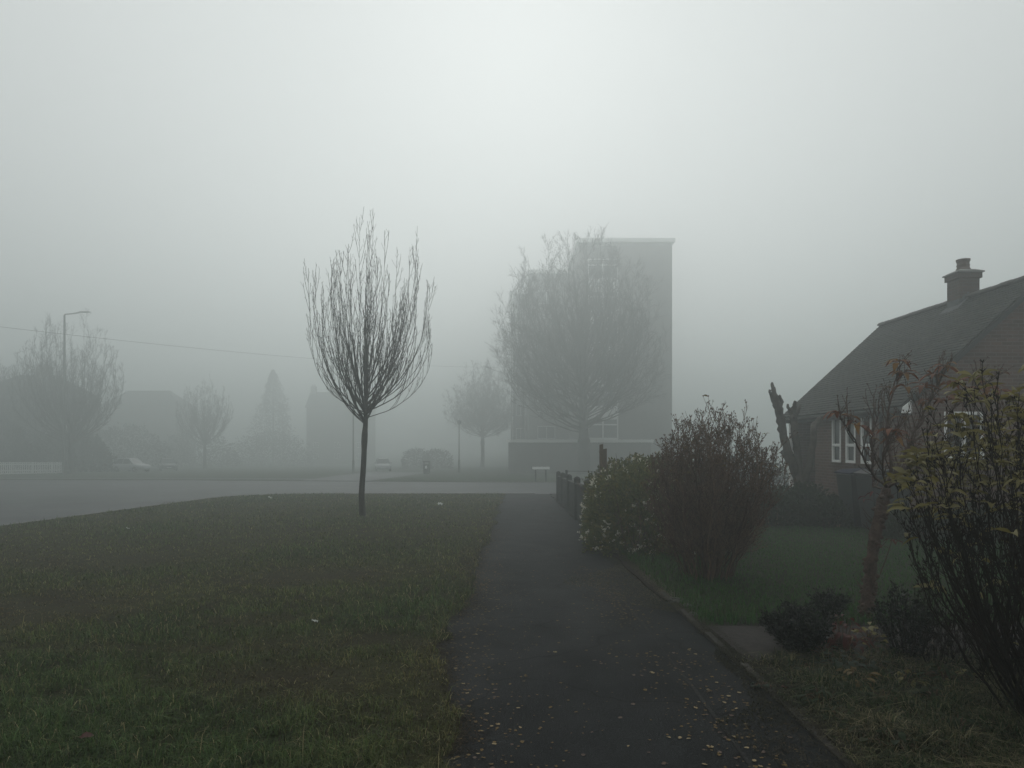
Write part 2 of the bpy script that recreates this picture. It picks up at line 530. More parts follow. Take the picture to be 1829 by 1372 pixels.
M['concrete'] = mat('concrete', (0.20, 0.20, 0.19), (0.13, 0.13, 0.12), 0.9, 1.5, 0.2)
M['panel'] = mat('panel', (0.82, 0.83, 0.81), (0.74, 0.75, 0.73), 0.7, 2)
M['tower_wall'] = mat('tower_wall', (0.15, 0.14, 0.13), (0.11, 0.10, 0.095), 0.9, 0.8, 0.2, 20)
M['steel'] = mat('steel', (0.10, 0.105, 0.10), (0.06, 0.064, 0.06), 0.6, 3)
M['lantern'] = mat('lantern', (0.18, 0.19, 0.19), (0.13, 0.14, 0.14), 0.4, 3)
M['fence_wood'] = mat('fence_wood', (0.050, 0.052, 0.046), (0.028, 0.030, 0.027), 0.9, 5, 0.4)
M['post_wood'] = mat('post_wood', (0.12, 0.090, 0.062), (0.07, 0.052, 0.037), 0.9, 6, 0.4)
M['bin_plastic'] = mat('bin_plastic', (0.018, 0.020, 0.021), (0.012, 0.014, 0.014), 0.5, 3)
M['bin_lid'] = mat('bin_lid', (0.026, 0.028, 0.050), (0.018, 0.020, 0.036), 0.85, 3, spec=0.1)
M['car_silver'] = plain('car_silver', (0.24, 0.25, 0.26), 0.35, 0.5, 0.3)
M['car_dark'] = plain('car_dark', (0.05, 0.055, 0.065), 0.3, 0.5, 0.2)
M['car_white'] = plain('car_white', (0.26, 0.27, 0.28), 0.35, 0.5)
M['tyre'] = mat('tyre', (0.014, 0.014, 0.014), (0.010, 0.010, 0.010), 0.9, 5)
M['rim'] = plain('rim', (0.30, 0.31, 0.31), 0.4, 0.5, 0.6)
M['lamp_red'] = plain('lamp_red', (0.20, 0.012, 0.012), 0.25, 0.5)
M['lamp_clear'] = plain('lamp_clear', (0.45, 0.46, 0.46), 0.2, 0.5)
M['stone'] = mat('stone', (0.11, 0.108, 0.095), (0.05, 0.05, 0.042), 0.9, 14, 0.6, 60)
M['paper'] = mat('paper', (0.62, 0.63, 0.61), (0.48, 0.49, 0.48), 0.7, 20)
M['render_wall'] = mat('render_wall', (0.14, 0.135, 0.125), (0.10, 0.096, 0.09), 0.9, 1.0)

# ------------------------------------------------------------------ the setting
def sheet(name, pts, dz, m, skirt=0.0, kind='structure'):
    n = len(pts)
    vs = [(x, y, gz(y) + dz) for x, y in pts]
    fs = [tuple(range(n))]
    if skirt > 0:
        vs += [(x, y, gz(y) + dz - skirt) for x, y in pts]
        fs += [(k, n + k, n + (k + 1) % n, (k + 1) % n) for k in range(n)]
    o = MB().add(vs, fs).build(name, m)
    if kind: o['kind'] = kind
    return o

def edge_left(d):
    return np.interp(d, [-10, 2.6, 3.4, 4.0, 5.0, 6.0, 8.0, 10.5, 16, 23, 29.5],
                     [-0.45, -0.40, -0.36, -0.40, -0.60, -0.64, -0.56, -0.50, -0.46, -0.42, -0.36])

def edge_wob(d):
    return edge_left(d) + 0.13 * (vnoise(d, d * 0 + 3, 0.30, 5) - 0.5) + 0.06 * (vnoise(d, d * 0 + 3, 0.11, 9) - 0.5) + 0.16 * (vnoise(d, d * 0 + 8, 1.1, 6) - 0.5)

ys = [-45, 0, 60, 130, 420]
vs, fs = [], []
for i, y in enumerate(ys):
    for x in (-260, -60, 60, 260):
        vs.append((x, y, gz(y) - 0.16))
for i in range(len(ys) - 1):
    for j in range(3):
        a = i * 4 + j
        fs.append((a, a + 1, a + 5, a + 4))
g = MB().add(vs, fs).build('ground', M['far_turf']); g['kind'] = 'structure'

sheet('road', [(-75, -40), (60, -40), (60, 56), (-75, 56)], -0.11, M['road'])

KX = -11.6
corner = [(KX + 3.6 * (1 - math.cos(a)), 25.9 + 3.6 * math.sin(a)) for a in [math.radians(t) for t in range(0, 91, 10)]]
verge = [(KX, -12)] + [(KX, y) for y in (0, 14, 22)] + corner + [(-4, 29.5)]
dd = np.concatenate([np.arange(29.4, 8, -0.35), np.arange(8, 2, -0.09), np.arange(2, -12.1, -1.0)])
verge += [(float(a), float(b)) for a, b in zip(edge_wob(dd), dd)]
sheet('verge', verge, 0.0, M['turf_base'], 0.14)
sheet('footpath', [(-1.2, -12), (2.1, -12), (2.1, 29.5), (-1.2, 29.5)], -0.010, M['path'], 0.12)
# darker seam where the path was widened
sd = np.arange(-6, 9.5, 0.125)
sx = 1.22 + 0.05 * (vnoise(sd, sd * 0, 0.8, 21) - 0.5)
wd = 0.003 + 0.016 * vnoise(sd, sd * 0 + 4, 0.5, 22)
vs = []; fs = []
for i in range(len(sd)):
    vs += [(sx[i] - wd[i], sd[i], gz(sd[i]) - 0.006), (sx[i] + wd[i], sd[i], gz(sd[i]) - 0.006)]
    if i: fs.append((2*i-2, 2*i-1, 2*i+1, 2*i))
o = MB().add(vs, fs).build('path_seam', M['seam']); o['kind'] = 'structure'

gd = np.concatenate([np.arange(-12, 0, 1.5), np.arange(0, 29.6, 0.3)])
gx = np.where(gd < 7.3, 1.74, 1.62 + 0.16 * (vnoise(gd, gd * 0 + 2, 0.7, 31) - 0.5))
garden = [(45, -12), (45, 29.5)] + [(float(a), float(b)) for a, b in zip(gx[::-1], gd[::-1])]
sheet('garden', garden, 0.015, M['soil'], 0.12)
sheet('garden_path', [(1.78, 5.15), (12, 5.0), (12, 6.15), (1.78, 6.2)], 0.024, M['gravel'], 0.0)
# concrete edging along the garden side of the path
e = MB(); y = -3.0
while y < 7.2:
    L = 0.9
    t = rng.uniform(-0.006, 0.006); dx = rng.uniform(-0.008, 0.008)
    e.box(1.69 + dx, y, gz(y) - 0.08, 1.745 + dx, y + L - 0.012, gz(y) + 0.006 + t)
    y += L
o = e.build('path_edging', M['edging'], bevel=0.008); o['kind'] = 'structure'

def strip(name, line, w, dz, h, m):
    mb = MB()
    for i in range(len(line) - 1):
        a, b = Vector((*line[i], 0)), Vector((*line[i+1], 0))
        t = (b - a)
        if t.length < 1e-5: continue
        t.normalize(); nrm = Vector((-t.y, t.x, 0)) * w
        q = [a, b, b + nrm, a + nrm]
        mb.add([(p.x, p.y, gz(p.y) + dz - h) for p in q] + [(p.x, p.y, gz(p.y) + dz) for p in q],
               [(0, 3, 2, 1), (4, 5, 6, 7), (0, 1, 5, 4), (1, 2, 6, 5), (2, 3, 7, 6), (3, 0, 4, 7)])
    o = mb.build(name, m); o['kind'] = 'structure'
    return o
strip('kerb', [(KX - 0.002, -12), (KX - 0.002, 14), (KX - 0.002, 22)] + corner + [(-4, 29.52), (1.0, 29.52)], 0.13, 0.012, 0.13, M['kerb'])
FK = [(-75, 49.5), (-23, 48.2), (-12, 46.0), (-2, 44.0), (60, 43.0)]
sheet('far_verge', FK + [(60, 128), (-75, 128)], 0.0, M['far_turf'], 0.12)
strip('far_kerb', FK, 0.13, 0.010, 0.13, M['kerb'])
wv_, wf_ = [], []                                    # the road rises to a nearly flush kerb
for (x, y) in FK:
    wv_ += [(x, y - 2.2, gz(y - 2.2) - 0.106), (x, y - 0.002, gz(y) - 0.022)]
for i in range(len(FK) - 1): wf_.append((2*i, 2*i+2, 2*i+3, 2*i+1))
o = MB().add(wv_, wf_).build('road_edge', M['road']); o['kind'] = 'structure'
sheet('driveway', [(-14.5, 46.6), (-9.5, 45.6), (-8.8, 74), (-16.0, 74)], 0.006, M['road'])
sheet('far_pavement', [(-75, 51.6), (-23, 50.3), (-14.6, 48.8), (-14.6, 50.6), (-23, 52.2), (-75, 53.6)], 0.006, M['road'])
# worn give-way line across the side road mouth
gl = MB()
for i in range(9):
    x0 = -9.6 - i * 0.0; y0 = 30.3 + i * 1.35
    gl.add([(x0, y0, gz(y0) - 0.105), (x0 + 0.15, y0, gz(y0) - 0.105), (x0 + 0.15, y0 + 0.8, gz(y0 + 0.8) - 0.105), (x0, y0 + 0.8, gz(y0 + 0.8) - 0.105)], [(0, 1, 2, 3)])
o = gl.build('give_way_line', M['kerb']); o['kind'] = 'structure'

# ------------------------------------------------------------------ grass
def patch(x, y, cx, cy, rx, ry):
    return np.exp(-(((x - cx) / rx) ** 2 + ((y - cy) / ry) ** 2))

def lerp3(a, b, t):
    return np.asarray(a)[None] * (1 - t[:, None]) + np.asarray(b)[None] * t[:, None]

def sample_depth(n, d0, d1, p):
    u = nrg.random(n)
    a = 1 - p
    return (d0 ** a + u * (d1 ** a - d0 ** a)) ** (1 / a)

BARE = [(at(540, 1212), 0.62, 0.42), (at(90, 1085), 1.0, 0.75), (at(170, 1005), 1.3, 0.75), (at(640, 1145), 0.5, 0.3), (at(300, 1160), 1.5, 0.16),
        (at(620, 1150), 0.9, 0.14), (at(450, 1110), 0.5, 0.22), (at(560, 1030), 0.9, 0.5)]
def make_lawn():
    n = 330000
    d = sample_depth(n, 1.6, 29.4, 1.55)
    xr = edge_wob(d) + 0.05
    xl = np.maximum(-0.75 * d - 2.2, KX + 0.12)
    x = xl + (xr - xl) * nrg.random(n)
    # keep the density even across the width
    keep = nrg.random(n) < (xr - xl) / np.clip(0.75 * d + 2.2, 0.1, 13.0)
    keep &= ~((d > 25.9) & (x < KX + 3.6) & ((x - KX - 3.6) ** 2 + (d - 25.9) ** 2 > 3.5 ** 2))
    x, d = x[keep], d[keep]
    xr = edge_wob(d)
    bare = np.zeros(len(x))
    for c, rx, ry in BARE:
        bare = np.maximum(bare, patch(x, d, c.x, c.y, rx, ry))
    nz = 0.55 * vnoise(x, d, 0.9, 41) + 0.45 * vnoise(x, d, 0.25, 42)
    bare = np.clip(bare * (0.35 + 1.3 * nz), 0, 1)
    edge = np.clip(1 - (xr - x) / 0.35, 0, 1)
    k = nrg.random(len(x)) > bare * 0.55
    x, d, bare, edge, nz = x[k], d[k], bare[k], edge[k], nz[k]
    N = len(x)
    lush = vnoise(x, d, 1.5, 43)
    lush = np.clip(lush + 0.9 * patch(x, d, -2.3, 3.5, 0.9, 0.7) + 0.5 * patch(x, d, -0.9, 6.5, 1.0, 0.8), 0, 1)
    tuft = vnoise(x, d, 0.12, 44)
    h = (0.022 + 0.050 * nrg.random(N)) * (0.6 + 0.7 * lush) * (0.35 + 1.2 * tuft) * (1 - 0.5 * bare)
    h *= 1 + 0.5 * np.clip((d - 6) / 20, 0, 1)
    tall = nrg.random(N) < 0.012
    h = np.where(tall, h * 2.0 + 0.02, h)
    w = (0.0030 + 0.0022 * nrg.random(N)) * (1 + 0.12 * np.clip(d - 3, 0, 30))
    bend = nrg.gamma(3.0, 0.36, N)
    bend = np.clip(bend + 0.6 * bare, 0.05, 2.2)
    g1 = lerp3((0.098, 0.122, 0.040), (0.060, 0.104, 0.032), np.clip(lush * 1.3 - 0.2, 0, 1))
    dry = np.clip(nrg.random(N) * 1.1 - 0.60 + 0.42 * (1 - lush) + bare * 0.75 + 0.4 * edge, 0, 1) * (0.35 + 0.65 * nrg.random(N))
    col = g1 * (1 - dry[:, None]) + np.array([[0.175, 0.140, 0.060]]) * dry[:, None]
    brown = np.clip(bare * 1.2 * nrg.random(N) + edge * 0.4 * nrg.random(N), 0, 1)
    col = col * (1 - brown[:, None]) + np.array([[0.052, 0.036, 0.024]]) * brown[:, None]
    col *= (0.30 + 1.25 * nrg.random(N) ** 1.3)[:, None] * (0.55 + 0.75 * tuft)[:, None]
    straw = nrg.random(N) < 0.05
    col[straw] = np.array([0.26, 0.225, 0.12]) * (0.5 + nrg.random(straw.sum()))[:, None]
    o = blades('lawn_grass', x, d, gzn(d) - 0.003, h, w, bend, nrg.random(N) * 6.283, col, M['grass'])
    tag(o, kind='stuff', label='short patchy damp grass covering the verge beside the path', cat='grass')
make_lawn()

def make_garden_grass():
    # mown lawn behind the shrubs
    n = 90000
    d = sample_depth(n, 6.25, 15.2, 1.3)
    x = 1.75 + (0.80 * d + 1.0 - 1.75) * nrg.random(n)
    k = nrg.random(n) < (0.80 * d) / 12.0
    x, d = x[k], d[k]
    N = len(x)
    rough = np.clip(1 - (x - 1.7) / 0.9, 0, 1) + patch(x, d, 3.0, 6.5, 1.1, 0.5)
    rough = np.clip(rough, 0, 1) * (d < 11)
    lush = vnoise(x, d, 1.8, 53)
    h = (0.03 + 0.03 * nrg.random(N)) * (1 + 1.9 * rough * nrg.random(N))
    w = (0.0036 + 0.0024 * nrg.random(N)) * (1 + 0.1 * (d - 4))
    bend = np.clip(nrg.gamma(2.2, 0.32, N), 0.05, 2)
    col = lerp3((0.042, 0.110, 0.022), (0.026, 0.098, 0.018), lush)
    dry = np.clip(nrg.random(N) - 0.75 + 0.45 * rough * vnoise(x, d, 0.5, 55), 0, 1) * 1.6
    dry = np.clip(dry, 0, 1)
    col = col * (1 - dry[:, None]) + np.array([[0.085, 0.074, 0.048]]) * dry[:, None]
    col *= 0.92 * (0.5 + 0.9 * nrg.random(N))[:, None]
    o = blades('garden_grass', x, d, gzn(d) + 0.012, h, w, bend, nrg.random(N) * 6.283, col, M['grass'])
    tag(o, kind='stuff', label='soft green mown grass of the bungalow garden', cat='grass')
    # rough tufty grass of the front bed
    n = 110000
    d = sample_depth(n, 2.0, 5.3, 1.2)
    x = 1.72 + (0.8 * d + 1.2 - 1.72) * nrg.random(n)
    tuf = vnoise(x, d, 0.16, 61)
    zone = vnoise(x, d, 0.7, 62)
    k = (nrg.random(n) < 0.25 + 0.9 * tuf) & (nrg.random(n) < np.clip(1.5 - 0.9 * (d - 4.0), 0.12, 1))
    x, d, tuf, zone = x[k], d[k], tuf[k], zone[k]
    N = len(x)
    ed = np.clip((x - 1.70) / 0.3, 0.25, 1)
    h = (0.05 + 0.11 * nrg.random(N)) * (0.45 + 0.9 * tuf) * ed * np.clip(1.5 - 0.12 * d, 0.5, 1.1)
    w = 0.0032 + 0.0032 * nrg.random(N)
    bend = np.clip(nrg.gamma(3.4, 0.42, N), 0.1, 2.8)
    col = lerp3((0.034, 0.050, 0.016), (0.018, 0.048, 0.012), np.clip(zone * 1.6 - 0.3, 0, 1))
    dry = np.clip(nrg.random(N) * 1.3 - 0.6 + 0.6 * (1 - zone), 0, 1)
    col = col * (1 - dry[:, None]) + np.array([[0.230, 0.195, 0.115]]) * dry[:, None]
    col *= (0.25 + 1.15 * nrg.random(N) ** 1.4)[:, None]
    o = blades('rough_grass', x, d, gzn(d) + 0.01, h, w, bend, nrg.random(N) * 6.283, col, M['grass'])
    tag(o, kind='stuff', label='long matted grass, half dead, growing over the path edging', cat='grass')
    # crumbs of soil, dead grass and leaf mould along the left edge of the path
    n = 40000
    d = sample_depth(n, 2.4, 26, 1.5)
    x = edge_wob(d) - 0.10 + np.abs(nrg.normal(0, 0.10, n)) * (0.5 + vnoise(d, d * 0 + 1, 0.5, 91))
    col = lerp3((0.070, 0.052, 0.032), (0.030, 0.024, 0.016), nrg.random(n)) * (0.3 + 0.9 * nrg.random(n))[:, None]
    o = blades('edge_debris', x, d, gzn(d) - 0.008, 0.004 + 0.010 * nrg.random(n), 0.004 + 0.004 * nrg.random(n), 1.5 + 2.0 * nrg.random(n), nrg.random(n) * 6.283, col, M['grass'])
    tag(o, kind='stuff', label='brown crumbs of dead grass and leaf mould along the left path edge', cat='debris')
    # dead straw and moss spreading onto the path
    n = 62000
    d = 2.4 + 10.6 * nrg.random(n) ** 1.25
    off = nrg.random(n) ** 2.6
    reach = np.interp(d, [2.4, 3.2, 4.2, 4.9, 6.8, 7.2, 8.5, 10.5, 13], [0.50, 0.52, 0.50, 0.34, 0.16, 0.62, 0.85, 0.50, 0.25])
    x = 1.84 - off * reach * (0.55 + 0.95 * vnoise(d, d * 0 + 6, 0.45, 73))
    k = nrg.random(n) < 0.15 + 0.85 * vnoise(x * 0.5, d, 0.35, 71)
    x, d, off = x[k], d[k], off[k]
    N = len(x)
    col = lerp3((0.10, 0.088, 0.060), (0.045, 0.046, 0.022), np.clip(vnoise(x, d, 0.5, 72) * 1.8 - 0.5, 0, 1))
    col *= (0.35 + 0.75 * nrg.random(N))[:, None] * np.interp(d, [3, 6, 7.5, 13], [0.6, 0.7, 1.6, 1.0])[:, None]
    o = blades('dead_straw', x, d, gzn(d) - 0.006 + np.where(x > 1.66, 0.02, 0), 0.008 + 0.014 * nrg.random(N), 0.004 + 0.003 * nrg.random(N),
               1.5 + 1.5 * nrg.random(N), nrg.random(N) * 6.283, col, M['grass'])
    tag(o, kind='stuff', label='flattened straw and moss creeping over the right path edge', cat='straw')
make_garden_grass()

# ------------------------------------------------------------------ bare trees
def bare_tree(name, label, cat, loc, H, R, zf, zw, seed, limbs=22, secs=9, twigs=3, tw2=0, tr=0.12, rmin=0.003, lean=0.0, group=None,
              m_tr='bark', m_tw='twig', top_r=0.45, low=0.5, up=0.22, sides=4, part_crown='crown', curve=None, limb_r=1.0, edge=0.8, fill=0.25, cx=0.0, dev=(0.25, 0.6), slen=(0.16, 0.34), wob=0.13, leader=0.0, spur=(0.18, 0.5), tall=0.45, lw=1.0):
    r = random.Random(seed)
    root = thing(name, label, cat, loc, group)
    T = Tubes(); C = Tubes()
    fork = Vector((lean * zf, 0, zf))
    pts = [Vector((0, 0, -0.08))]
    rad = [tr * 1.45]
    nt = 12
    for i in range(1, nt + 1):
        t = i / nt
        wv = 0.016 * math.sin(t * 7 + seed) * zf
        pts.append(Vector((lean * zf * t + wv * (1 - t) + (curve or 0) * math.sin(t * math.pi), 0.01 * math.sin(t * 5), zf * t)))
        rad.append(tr * (1.18 - 0.24 * t) * (1 + (0.22 if i in (nt - 2, nt - 1) else 0)) * (1.0 if i > 1 else 1.08))
    T.add(pts, 0, 0, 10, radii=rad)
    T.add([fork + Vector((0, 0, -0.02)), fork + Vector((0.02, 0, (H - zf) * 0.08)), fork + Vector((0.0, 0.02, (H - zf) * 0.22))], tr * 0.95, tr * 0.55, 8)
    if leader:
        T.add([fork, fork + Vector((cx * .2, 0.05, (H - zf) * leader * .5)), fork + Vector((cx * .4, 0, (H - zf) * leader)), fork + Vector((cx * .5, 0, (H - zf) * leader * 1.3))], tr * 0.95, tr * 0.15, 8)
    T.build('trunk', M[m_tr], root)
    ga = 2.39996
    for i in range(limbs):
        q = (i + 0.5) / limbs
        az = i * ga + r.uniform(-0.4, 0.4)
        # outer limbs end low and wide, inner limbs end high and near the axis
        inner = 1 - q
        tipr = R * math.sqrt(q) * r.uniform(0.88, 1.0)
        zmax = H * (1 - (1 - edge) * (tipr / R) ** 2.2)
        tipz = zf + (zmax - zf) * (r.uniform(0.95, 1.0) if r.random() < tall else r.uniform(1 - fill, 0.93))
        z0 = zf + (H - zf) * max(0.015 + 0.20 * r.random() * (1 - .75 * q), leader * (1 - q) * r.uniform(.75, 1))
        o = Vector((math.cos(az), math.sin(az), 0))
        ax = Vector((lean * zf + cx, 0, 0))
        p0 = Vector((lean * zf, 0, z0)) + o * tr * 0.4
        p3 = ax + o * tipr + Vector((0, 0, tipz))
        dz = tipz - z0
        p1 = p0 + o * (tipr * 0.62) + Vector((cx * .3, 0, dz * (0.30 - 0.14 * q * low)))
        p2 = p0 + o * (tipr * 1.02) + Vector((cx * .8, 0, dz * (0.60 - 0.14 * q)))
        line = bez(p0, p1, p2, p3, 12, r, 0.012 * (H - zf) * 0.5 * lw)
        Ll = sum((line[k+1] - line[k]).length for k in range(12))
        r0 = tr * r.uniform(0.26, 0.42) * (1.15 - 0.4 * q) * limb_r
        C.add(line, 0, 0, 6, radii=[max(rmin * 1.1, r0 * (1 - k / 12) ** 1.1) for k in range(13)])
        ns = max(3, int(secs * r.uniform(0.8, 1.2)))
        for s in range(ns):
            t = 0.14 + 0.84 * (s + r.random()) / ns
            p, tg = along(line, t)
            d = deviate(tg, r.uniform(*dev), r)
            if d.z < 0.05: d.z = 0.1 + 0.1 * r.random()
            L2 = Ll * r.uniform(*slen) * (1.1 - 0.62 * t)
            ln = grow(p, d, L2, 6, up, wob, r)
            rr = max(rmin * 1.2, r0 * (1 - t) * 0.55)
            C.add(ln, rr, rmin, sides)
            for w in range(twigs):
                p2_, t2 = along(ln, r.uniform(0.25, 0.98))
                l3 = grow(p2_, deviate(t2, r.uniform(0.4, 0.9), r), L2 * r.uniform(*spur), 4, up * 0.8, wob * 1.3, r)
                C.add(l3, max(rmin, rr * 0.5), rmin * 0.8, 3)
                for w2 in range(tw2):
                    p4, t4 = along(l3, r.uniform(0.3, 0.95))
                    C.add(grow(p4, deviate(t4, r.uniform(0.4, 0.9), r), L2 * r.uniform(0.14, 0.32), 2, up * 0.5, 0.2, r), rmin, rmin * 0.7, 3)
        # short terminal twigs
        for w in range(3):
            p, tg = along(line, r.uniform(0.85, 1.0))
            C.add(grow(p, deviate(tg, r.uniform(0.3, 0.7), r), H * r.uniform(0.015, 0.035), 2, 0.1, 0.15, r), rmin, rmin * 0.8, 3)
    C.build(part_crown, M[m_tw], root)
    return root

b0 = at(648, 922)
bare_tree('street_tree', 'slender young bare tree with upswept twigs standing alone on the grass verge', 'tree', b0,
          8.2, 1.98, 2.36, 4.9, 3, limbs=54, secs=14, twigs=4, tr=0.070, rmin=0.0036, lean=0.028, up=0.20, curve=-0.03, low=1.2, edge=0.76, fill=0.46, cx=0.16, limb_r=0.80, slen=(.12, .34), wob=.05, spur=(.06, .22), tall=.16, dev=(.20, .50), lw=.2)
bt = Vector(((1043 - 914.5) / F * 65, 65, gz(65)))
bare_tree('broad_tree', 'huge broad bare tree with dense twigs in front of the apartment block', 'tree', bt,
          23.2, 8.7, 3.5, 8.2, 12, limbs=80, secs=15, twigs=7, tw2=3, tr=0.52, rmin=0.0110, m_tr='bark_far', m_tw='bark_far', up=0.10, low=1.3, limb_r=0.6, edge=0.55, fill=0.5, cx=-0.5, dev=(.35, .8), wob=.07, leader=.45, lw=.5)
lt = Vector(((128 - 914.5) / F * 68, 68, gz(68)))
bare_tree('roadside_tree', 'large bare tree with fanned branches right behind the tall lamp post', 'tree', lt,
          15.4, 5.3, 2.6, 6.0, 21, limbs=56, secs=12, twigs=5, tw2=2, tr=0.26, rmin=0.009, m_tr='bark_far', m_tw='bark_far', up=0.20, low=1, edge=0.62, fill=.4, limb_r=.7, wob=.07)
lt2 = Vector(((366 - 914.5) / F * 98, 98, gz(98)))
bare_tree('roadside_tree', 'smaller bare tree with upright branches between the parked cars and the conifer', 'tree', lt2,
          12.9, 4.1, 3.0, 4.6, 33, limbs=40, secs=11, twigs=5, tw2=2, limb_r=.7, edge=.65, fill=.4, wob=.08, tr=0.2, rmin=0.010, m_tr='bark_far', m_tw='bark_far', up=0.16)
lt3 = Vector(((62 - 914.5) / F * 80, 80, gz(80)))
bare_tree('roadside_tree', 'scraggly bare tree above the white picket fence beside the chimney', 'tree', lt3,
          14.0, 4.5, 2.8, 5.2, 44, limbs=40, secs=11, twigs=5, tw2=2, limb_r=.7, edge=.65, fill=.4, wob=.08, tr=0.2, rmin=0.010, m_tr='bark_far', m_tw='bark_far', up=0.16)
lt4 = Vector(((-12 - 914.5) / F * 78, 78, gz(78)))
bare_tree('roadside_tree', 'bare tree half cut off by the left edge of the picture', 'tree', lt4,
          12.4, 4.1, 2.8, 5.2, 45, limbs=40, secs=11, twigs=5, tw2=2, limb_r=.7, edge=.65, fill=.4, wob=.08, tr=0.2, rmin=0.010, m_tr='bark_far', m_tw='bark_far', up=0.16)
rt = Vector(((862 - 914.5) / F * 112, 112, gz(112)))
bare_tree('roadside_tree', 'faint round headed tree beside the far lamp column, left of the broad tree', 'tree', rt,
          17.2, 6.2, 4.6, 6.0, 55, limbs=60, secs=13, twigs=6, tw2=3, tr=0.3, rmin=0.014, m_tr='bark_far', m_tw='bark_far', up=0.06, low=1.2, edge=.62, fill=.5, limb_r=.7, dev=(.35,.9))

def conifer(name, label, px, d, H, R, seed):
    r = np.random.default_rng(seed); rr = random.Random(seed)
    base = Vector(((px - 914.5) / F * d, d, gz(d)))
    root = thing(name, label, 'tree', base)
    MB().lathe([(0.2, -0.1), (0.16, H * 0.5), (0.03, H * 0.95)], n=8).build('trunk', M['bark_far'], root)
    N = 7000
    t = r.random(N) ** 0.75
    a = r.random(N) * 6.283
    prof = R * (1 - t) ** 0.8 * (0.72 + 0.09 * np.sin(t * 55) + 0.30 * r.random(N) + 0.25 * np.sin(a * 3 + t * 9))
    q = prof * (r.random(N) ** 0.35)
    pos = np.stack([q * np.cos(a), q * np.sin(a), 0.3 + t * (H - 0.3)], axis=1)
    dr = np.stack([np.cos(a), np.sin(a), -0.25 + 0 * a], axis=1)
    small_leaves('crown', pos, dr, 0.28 + 0.35 * r.random(N) * (1.2 - t), M['far_leaf'], root, r, 0.45)
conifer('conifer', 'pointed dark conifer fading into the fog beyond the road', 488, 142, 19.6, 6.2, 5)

def leaf_mass(name, label, cat, boxes, n, size, mname, seed, stems=True, group=None, part='foliage', shape=2.6, base=None):
    """Hedge or bush: leaves spread through one or more rounded volumes; boxes = (cx, cy, rx, ry, h) in world metres."""
    r = np.random.default_rng(seed)
    cx = boxes[0][0] if base is None else base[0]; cy = boxes[0][1] if base is None else base[1]
    root = thing(name, label, cat, (cx, cy, gz(cy)), group)
    PP, DD = [], []
    tot = sum(b[2] * b[3] * b[4] for b in boxes)
    for (bx, by, rx, ry, h) in boxes:
        k = int(n * rx * ry * h / tot)
        v = r.normal(0, 1, (k, 3)); v /= np.linalg.norm(v, axis=1, keepdims=True)
        v[:, 2] = np.abs(v[:, 2])
        # superellipsoid so a clipped hedge keeps square shoulders
        q = (np.abs(v) ** shape).sum(axis=1) ** (-1 / shape)
        rad = q * (r.random(k) ** 0.22)
        lump = 0.84 + 0.30 * vnoise(v[:, 0] * 3 + bx, v[:, 1] * 3 + v[:, 2] * 4, 0.8, seed + 3)
        rad = rad * lump
        pos = v * rad[:, None] * np.array([[rx, ry, h]]) + np.array([[bx - cx, by - cy, gz(by) - gz(cy)]])
        PP.append(pos); DD.append(v * np.array([[1, 1, 0.6]]) + np.array([[0, 0, 0.35]]))
    PP = np.concatenate(PP); DD = np.concatenate(DD)
    small_leaves(part, PP, DD, size * (0.55 + 0.9 * r.random(len(PP))), M[mname], root, r)
    if stems:
        T = Tubes(); rr = random.Random(seed)
        for (bx, by, rx, ry, h) in boxes:
            for i in range(14):
                a = rr.uniform(0, 6.283)
                p = Vector((bx - cx + rr.uniform(-.5, .5) * rx, by - cy + rr.uniform(-.5, .5) * ry, gz(by) - gz(cy) - 0.03))
                T.add(grow(p, (math.cos(a) * .4, math.sin(a) * .4, 1), h * rr.uniform(0.6, 0.9), 5, 0.1, 0.15, rr), 0.012 + 0.004 * h, 0.004, 5)
        T.build('branches', M['twig_brown'], root)
    return root, PP

# far hedges and masses
def ground_box(px0, px1, d, ry, h):
    x0, x1 = (px0 - 914.5) / F * d, (px1 - 914.5) / F * d
    return ((x0 + x1) / 2, d, (x1 - x0) / 2, ry, h)
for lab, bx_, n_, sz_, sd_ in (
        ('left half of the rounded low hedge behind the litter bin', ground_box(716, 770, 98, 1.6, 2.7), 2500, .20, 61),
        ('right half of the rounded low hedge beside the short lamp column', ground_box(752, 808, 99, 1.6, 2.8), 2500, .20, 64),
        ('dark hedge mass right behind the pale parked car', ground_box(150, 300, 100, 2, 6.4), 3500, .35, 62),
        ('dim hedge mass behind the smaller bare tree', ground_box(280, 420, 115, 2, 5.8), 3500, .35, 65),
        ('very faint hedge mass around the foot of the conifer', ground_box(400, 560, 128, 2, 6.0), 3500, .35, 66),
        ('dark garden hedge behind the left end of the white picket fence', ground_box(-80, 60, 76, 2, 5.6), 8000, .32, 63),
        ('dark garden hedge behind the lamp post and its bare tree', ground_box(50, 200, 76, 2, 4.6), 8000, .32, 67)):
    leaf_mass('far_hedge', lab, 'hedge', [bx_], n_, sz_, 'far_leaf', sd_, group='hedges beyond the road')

# ------------------------------------------------------------------ bungalow
BX, BY0, BY1 = 8.13, 14.0, 19.95       # side wall plane, near gable, far gable
EV = CAMH + 0.77                        # eave height
RX, RZ = 10.84, CAMH + 3.49             # ridge
BX2 = 2 * RX - BX
b_base = gz(16)
bung = thing('bungalow', 'brown brick bungalow with steep tiled roof and chimney behind the garden', 'house', (BX, BY0, b_base))
off = (BX, BY0, b_base)
def B(mb, name, m, parent=None, **k):
    return mb.build(name, m, parent or bung, off=off, **k)
zg = gz(20) - 0.3
porch_y = 18.3
